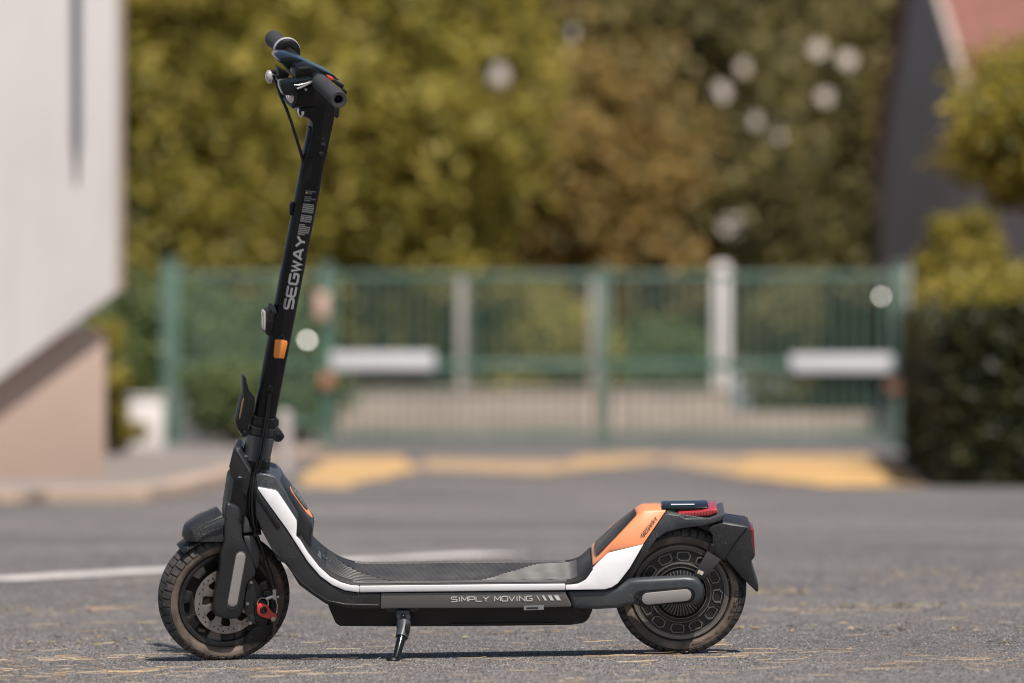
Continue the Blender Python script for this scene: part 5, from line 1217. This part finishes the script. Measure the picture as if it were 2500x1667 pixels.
redarm = [(-0.5201,-0.0610,0.1276),(-0.5128,-0.0610,0.1297),(-0.5047,-0.0610,0.1280),(-0.4976,-0.0610,0.1208),(-0.4932,-0.0610,0.1120),(-0.4824,-0.0610,0.1025),(-0.4811,-0.0610,0.0968),(-0.4854,-0.0610,0.0916),(-0.4926,-0.0610,0.0936),(-0.5043,-0.0610,0.0985),(-0.5152,-0.0610,0.1029),(-0.5208,-0.0610,0.1099),(-0.5221,-0.0610,0.1184)]
ra_ = slab('brake_arm', redarm, .007, 'red_anodised', SC, .0014, ST, 1)
lathe('arm_bolt', [(-0.5085,-0.0615,0.1151)][0], [(.0001, .0006), (.0034, .0002), (.004, -.0012), (.0072, -.001), (.0080, .001)], 'gloss_black', SC, ST, 24)
lathe('arm_clamp', [(-0.4902,-0.0625,0.0968)][0], [(.0001, -.001), (.0022, -.001), (.0026, -.003), (.0048, -.003), (.0055, 0), (.0055, .008)], 'steel', SC, ST, 16)
slab('cable_stop', [(-0.5067,-0.0560,0.1536),(-0.4966,-0.0560,0.1554),(-0.4895,-0.0560,0.1510),(-0.4896,-0.0560,0.1436),(-0.5005,-0.0560,0.1418),(-0.5069,-0.0560,0.1443)], .008, 'charcoal', SC, .0015, ST)
tube('barrel_adjuster', [(-0.4848,-0.0560,0.1565),(-0.4845,-0.0560,0.1450),(-0.4834,-0.0560,0.1346)], .0052, 'steel', SC, ST, 14)
tube('adjuster_arm', [(-0.5025,-0.0560,0.1364),(-0.4915,-0.0560,0.1404),(-0.4760,-0.0560,0.1395)], .0045, 'steel', SC, ST, 10)
tube('brake_wire', [(-0.4829,-0.0580,0.1361),(-0.4799,-0.0580,0.1209),(-0.4813,-0.0580,0.1061),(-0.4882,-0.0580,0.0947)], .0010, 'bright_steel', SC, ST, 6)
tube('frayed_wire', [(-0.4884,-0.0560,0.0912),(-0.4863,-0.0560,0.0780),(-0.4846,-0.0560,0.0713),(-0.4874,-0.0560,0.0631),(-0.4885,-0.0560,0.0567)], .0016, 'rust', SC, ST, 6)
tube('cable_ferrule', [(-0.5024,-0.0560,0.2191),(-0.4924,-0.0560,0.1866),(-0.4857,-0.0560,0.1572)], .0042, 'charcoal', SC, ST, 12, 0, .0048)
# cables down from the stem to the brake
tube('brake_cable', [(-0.4812,-0.0280,0.5550),(-0.4869,-0.0280,0.5125)] + [(-0.4975,-0.0360,0.4658)] + [(-0.5102,-0.0460,0.4244),(-0.5166,-0.0460,0.4000)] + [(-0.5246,-0.0560,0.3718),(-0.5275,-0.0560,0.3380)] + [(-0.5248,-0.0600,0.2913),(-0.5193,-0.0600,0.2741),(-0.5092,-0.0600,0.2469)] + [(-0.5024,-0.0560,0.2191)], .0030, 'cable_black', SC, ST, 10, 2)
tube('brake_cable', [(-0.4801,-0.0290,0.5540),(-0.4842,-0.0290,0.5126)] + [(-0.4928,-0.0380,0.4660)] + [(-0.5053,-0.0480,0.4246),(-0.5134,-0.0480,0.3981)] + [(-0.5211,-0.0580,0.3721),(-0.5200,-0.0580,0.3379)] + [(-0.5172,-0.0560,0.2961)] + [(-0.5187,-0.0480,0.2800),(-0.5244,-0.0480,0.2877)], .0028, 'cable_black', SC, ST, 10, 2)
tube('power_cable', [(-0.5191,-0.0440,0.3997),(-0.5257,-0.0440,0.3685),(-0.5297,-0.0440,0.3347),(-0.5281,-0.0440,0.3026),(-0.5196,-0.0440,0.2836),(-0.5107,-0.0440,0.2805),(-0.4994,-0.0440,0.2863)], .0026, 'cable_black', SC, ST, 10, 2)
tube('power_cable', [(-0.5168,-0.0420,0.4012),(-0.5217,-0.0420,0.3562),(-0.5196,-0.0420,0.3150),(-0.5157,-0.0420,0.2872),(-0.5058,-0.0420,0.2772)], .0022, 'cable_black', SC, ST, 10, 2)

# ---- handlebar (turned)
HN = Vector([(-0.3938,-0.2850,1.1953)][0]); HF = Vector([(-0.3873,0.2850,1.2001)][0])
def bar_at(y): return HN.lerp(HF, (y + .285) / .57)
tube('handlebar', [bar_at(-.26), bar_at(.26)], .0110, 'satin_black', SC, ST, 20)
def along_bar(name, prof, mat, sides=28):
    """Lathe about the bar axis; prof of (y position, radius)."""
    V = []; d = (HF - HN).normalized(); a = d.cross(Vector((0, 0, 1))).normalized(); b = a.cross(d)
    for y, r in prof:
        c = bar_at(y)
        for k in range(sides):
            t = 2 * math.pi * k / sides; V.append(c + a * (r * math.cos(t)) + b * (r * math.sin(t)))
    return make(name, V, ring_faces(sides, len(prof), False), mat, SC, 0, frame=ST, sharp=40)
along_bar('grip', [(-.270, .0001), (-.270, .0082), (-.286, .0088), (-.2868, .0150), (-.2845, .0163), (-.27, .0158), (-.20, .0148), (-.14, .0152), (-.128, .0160), (-.125, .0150), (-.125, .008)], 'grip_rubber')
along_bar('grip_end_plug', [(-.276, .0001), (-.278, .0032), (-.275, .0062), (-.272, .0082)], 'gloss_black')
along_bar('grip', [(.172, .010), (.172, .0160), (.18, .0172), (.24, .0165), (.276, .0180), (.286, .0170), (.288, .008), (.288, .0001)], 'grip_rubber')
along_bar('throttle_collar', [(.150, .012), (.150, .0215), (.153, .0255), (.166, .0262), (.172, .0255), (.174, .015)], 'stem_black')
along_bar('collar_ring', [(.1600, .0262), (.161, .0272), (.168, .0276), (.171, .0262)], 'bollard_grey')
# display housing with a sloping top
solid('display_housing', [(-0.4550,0.0000,1.2245),(-0.4511,0.0000,1.2324),(-0.4397,0.0000,1.2360),(-0.4221,0.0000,1.2343),(-0.4046,0.0000,1.2276),(-0.3822,0.0000,1.2156),(-0.3597,0.0000,1.2035),(-0.3384,0.0000,1.1921),(-0.3247,0.0000,1.1787),(-0.3216,0.0000,1.1697),(-0.3311,0.0000,1.1710),(-0.3525,0.0000,1.1780),(-0.3801,0.0000,1.1860),(-0.4052,0.0000,1.1932),(-0.4278,0.0000,1.2003),(-0.4402,0.0000,1.2086),(-0.4513,0.0000,1.2168)], .036, 'gloss_black', SC, .006, ST, 3, .15)
solid('display_base', [(-0.4340,0.0000,1.2057),(-0.4051,0.0000,1.1989),(-0.3487,0.0000,1.1777),(-0.3451,0.0000,1.1624),(-0.3555,0.0000,1.1505),(-0.3870,0.0000,1.1501),(-0.4057,0.0000,1.1638),(-0.4155,0.0000,1.1795)], .033, 'stem_black', SC, .006, ST, 3, .06)
slab('control_pod', [(-0.4273,-0.0900,1.2198),(-0.4064,-0.0900,1.2217),(-0.3921,-0.0900,1.2164),(-0.3814,-0.0900,1.2045),(-0.3892,-0.0900,1.2001),(-0.3961,-0.0900,1.1965),(-0.4018,-0.0900,1.1940),(-0.4206,-0.0900,1.1934),(-0.4292,-0.0900,1.1974),(-0.4322,-0.0900,1.2053)], .05, 'stem_black', SC, .005, ST)
slab('pod_top_facet', [(-0.4267,-0.0915,1.2189),(-0.4080,-0.0915,1.2207),(-0.3981,-0.0915,1.2166),(-0.4193,-0.0915,1.2132)], .006, 'charcoal', SC, .002, ST)
slab('horn_button', [(-0.3701,-0.1000,1.2006),(-0.3666,-0.1000,1.2014),(-0.3589,-0.1000,1.1974),(-0.3560,-0.1000,1.1933),(-0.3618,-0.1000,1.1909),(-0.3680,-0.1000,1.1955)], .014, 'red_anodised', SC, .003, ST)
slab('switch_block', [(-0.3589,-0.0960,1.1900),(-0.3533,-0.0960,1.1915),(-0.3359,-0.0960,1.1805),(-0.3365,-0.0960,1.1755),(-0.3410,-0.0960,1.1733),(-0.3497,-0.0960,1.1795),(-0.3584,-0.0960,1.1869)], .024, 'gloss_black', SC, .003, ST)
slab('switch_paddle', [(-0.3457,-0.1050,1.1768),(-0.3382,-0.1050,1.1750),(-0.3323,-0.1050,1.1697),(-0.3318,-0.1050,1.1653),(-0.3346,-0.1050,1.1624),(-0.3396,-0.1050,1.1689)], .020, 'gloss_black', SC, .004, ST)
slab('brake_lever_mount', [(-0.4661,-0.1150,1.1965),(-0.4635,-0.1150,1.1986),(-0.4501,-0.1150,1.1998),(-0.4252,-0.1150,1.2001),(-0.4028,-0.1150,1.2021),(-0.4016,-0.1150,1.1967),(-0.4041,-0.1150,1.1938),(-0.4330,-0.1150,1.1832),(-0.4386,-0.1150,1.1793),(-0.4406,-0.1150,1.1726),(-0.4506,-0.1150,1.1710),(-0.4603,-0.1150,1.1721),(-0.4653,-0.1150,1.1841),(-0.4667,-0.1150,1.1910)], .030, 'gloss_black', SC, .006, ST)
tube('brake_lever', [(-0.4389,-0.1350,1.1878),(-0.4252,-0.1350,1.1924),(-0.4089,-0.1350,1.2000)], .0020, 'steel', SC, ST, 8)
tube('lever_edge', [(-0.4410,-0.1180,1.1916),(-0.4311,-0.1180,1.1912),(-0.4173,-0.1180,1.1934),(-0.4054,-0.1180,1.1967)], .0013, 'steel', SC, ST, 8)
lathe('lever_screw', [(-0.4171,-0.1160,1.1809)][0], [(.0001, -.001), (.002, -.001), (.0026, 0), (.0026, .004)], 'steel', SC, ST, 10)
slab('lamp_block', [(-0.4276,-0.0600,1.1677),(-0.4200,-0.0600,1.1697),(-0.3873,-0.0600,1.1776),(-0.3573,-0.0600,1.1706),(-0.3526,-0.0600,1.1466),(-0.3704,-0.0600,1.1340),(-0.4206,-0.0600,1.1336),(-0.4320,-0.0600,1.1306),(-0.4337,-0.0600,1.1394),(-0.4267,-0.0600,1.1465),(-0.4215,-0.0600,1.1561)], .10, 'stem_black', SC, .006, ST)
slab('turn_signal', [(-0.4429,-0.0650,1.1600),(-0.4283,-0.0650,1.1596),(-0.4278,-0.0650,1.1501),(-0.4327,-0.0650,1.1412),(-0.4391,-0.0650,1.1471)], .020, 'clear_lens', SC, .004, ST)
slab('signal_stalk', [(-0.4281,-0.0620,1.1632),(-0.4218,-0.0620,1.1653),(-0.4208,-0.0620,1.1527),(-0.4260,-0.0620,1.1418),(-0.4311,-0.0620,1.1334),(-0.4349,-0.0620,1.1349),(-0.4284,-0.0620,1.1457)], .012, 'charcoal', SC, .003, ST)
hq = [(-0.4024,-0.0100,1.1145)][0]
ellipsoid('headlight', hq, (.0065, .018, .0115), 'bright_steel', SC, ST)
slab('headlight_housing', [(-0.4069,-0.0260,1.1267),(-0.3761,-0.0260,1.1272),(-0.3750,-0.0260,1.1146),(-0.3928,-0.0260,1.1070),(-0.4016,-0.0260,1.1051),(-0.4091,-0.0260,1.1106)], .052, 'stem_black', SC, .005, ST)
ellipsoid('turn_signal', [(-0.4396,0.1000,1.1633)][0], (.0075, .012, .0135), 'clear_lens', SC, ST)
slab('signal_body', [(-0.4374,0.0940,1.1752),(-0.4237,0.0940,1.1731),(-0.4221,0.0940,1.1555),(-0.4305,0.0940,1.1513),(-0.4361,0.0940,1.1526)], .018, 'satin_black', SC, .004, ST)
tube('signal_arm', [(-0.4385,0.0700,1.1731),(-0.4339,0.0700,1.1694),(-0.4227,0.0700,1.1561)], .0030, 'steel', SC, ST, 8)
slab('far_lever_mount', [(-0.4291,0.0600,1.1894),(-0.4202,0.0600,1.1826),(-0.4057,0.0600,1.1754),(-0.4090,0.0600,1.1693),(-0.4123,0.0600,1.1632),(-0.4243,0.0600,1.1621),(-0.4293,0.0600,1.1680),(-0.4301,0.0600,1.1782)], .035, 'stem_black', SC, .005, ST)
slab('bag_hook', [(-0.3340,-0.0060,1.1180),(-0.3230,-0.0060,1.1160),(-0.3251,-0.0060,1.0970),(-0.3287,-0.0060,1.0937),(-0.3324,-0.0060,1.0965),(-0.3346,-0.0060,1.1027)], .012, 'gloss_black', SC, .003, ST)
tube('front_cable', [(-0.4429,0.0500,1.1766),(-0.4387,0.0500,1.1632)] + [(-0.4331,0.0250,1.1353)] + [(-0.4244,0.0000,1.1073)] + [(-0.4018,-0.0050,1.0265),(-0.3967,-0.0050,1.0022)], .0031, 'cable_black', SC, ST, 10, 2)
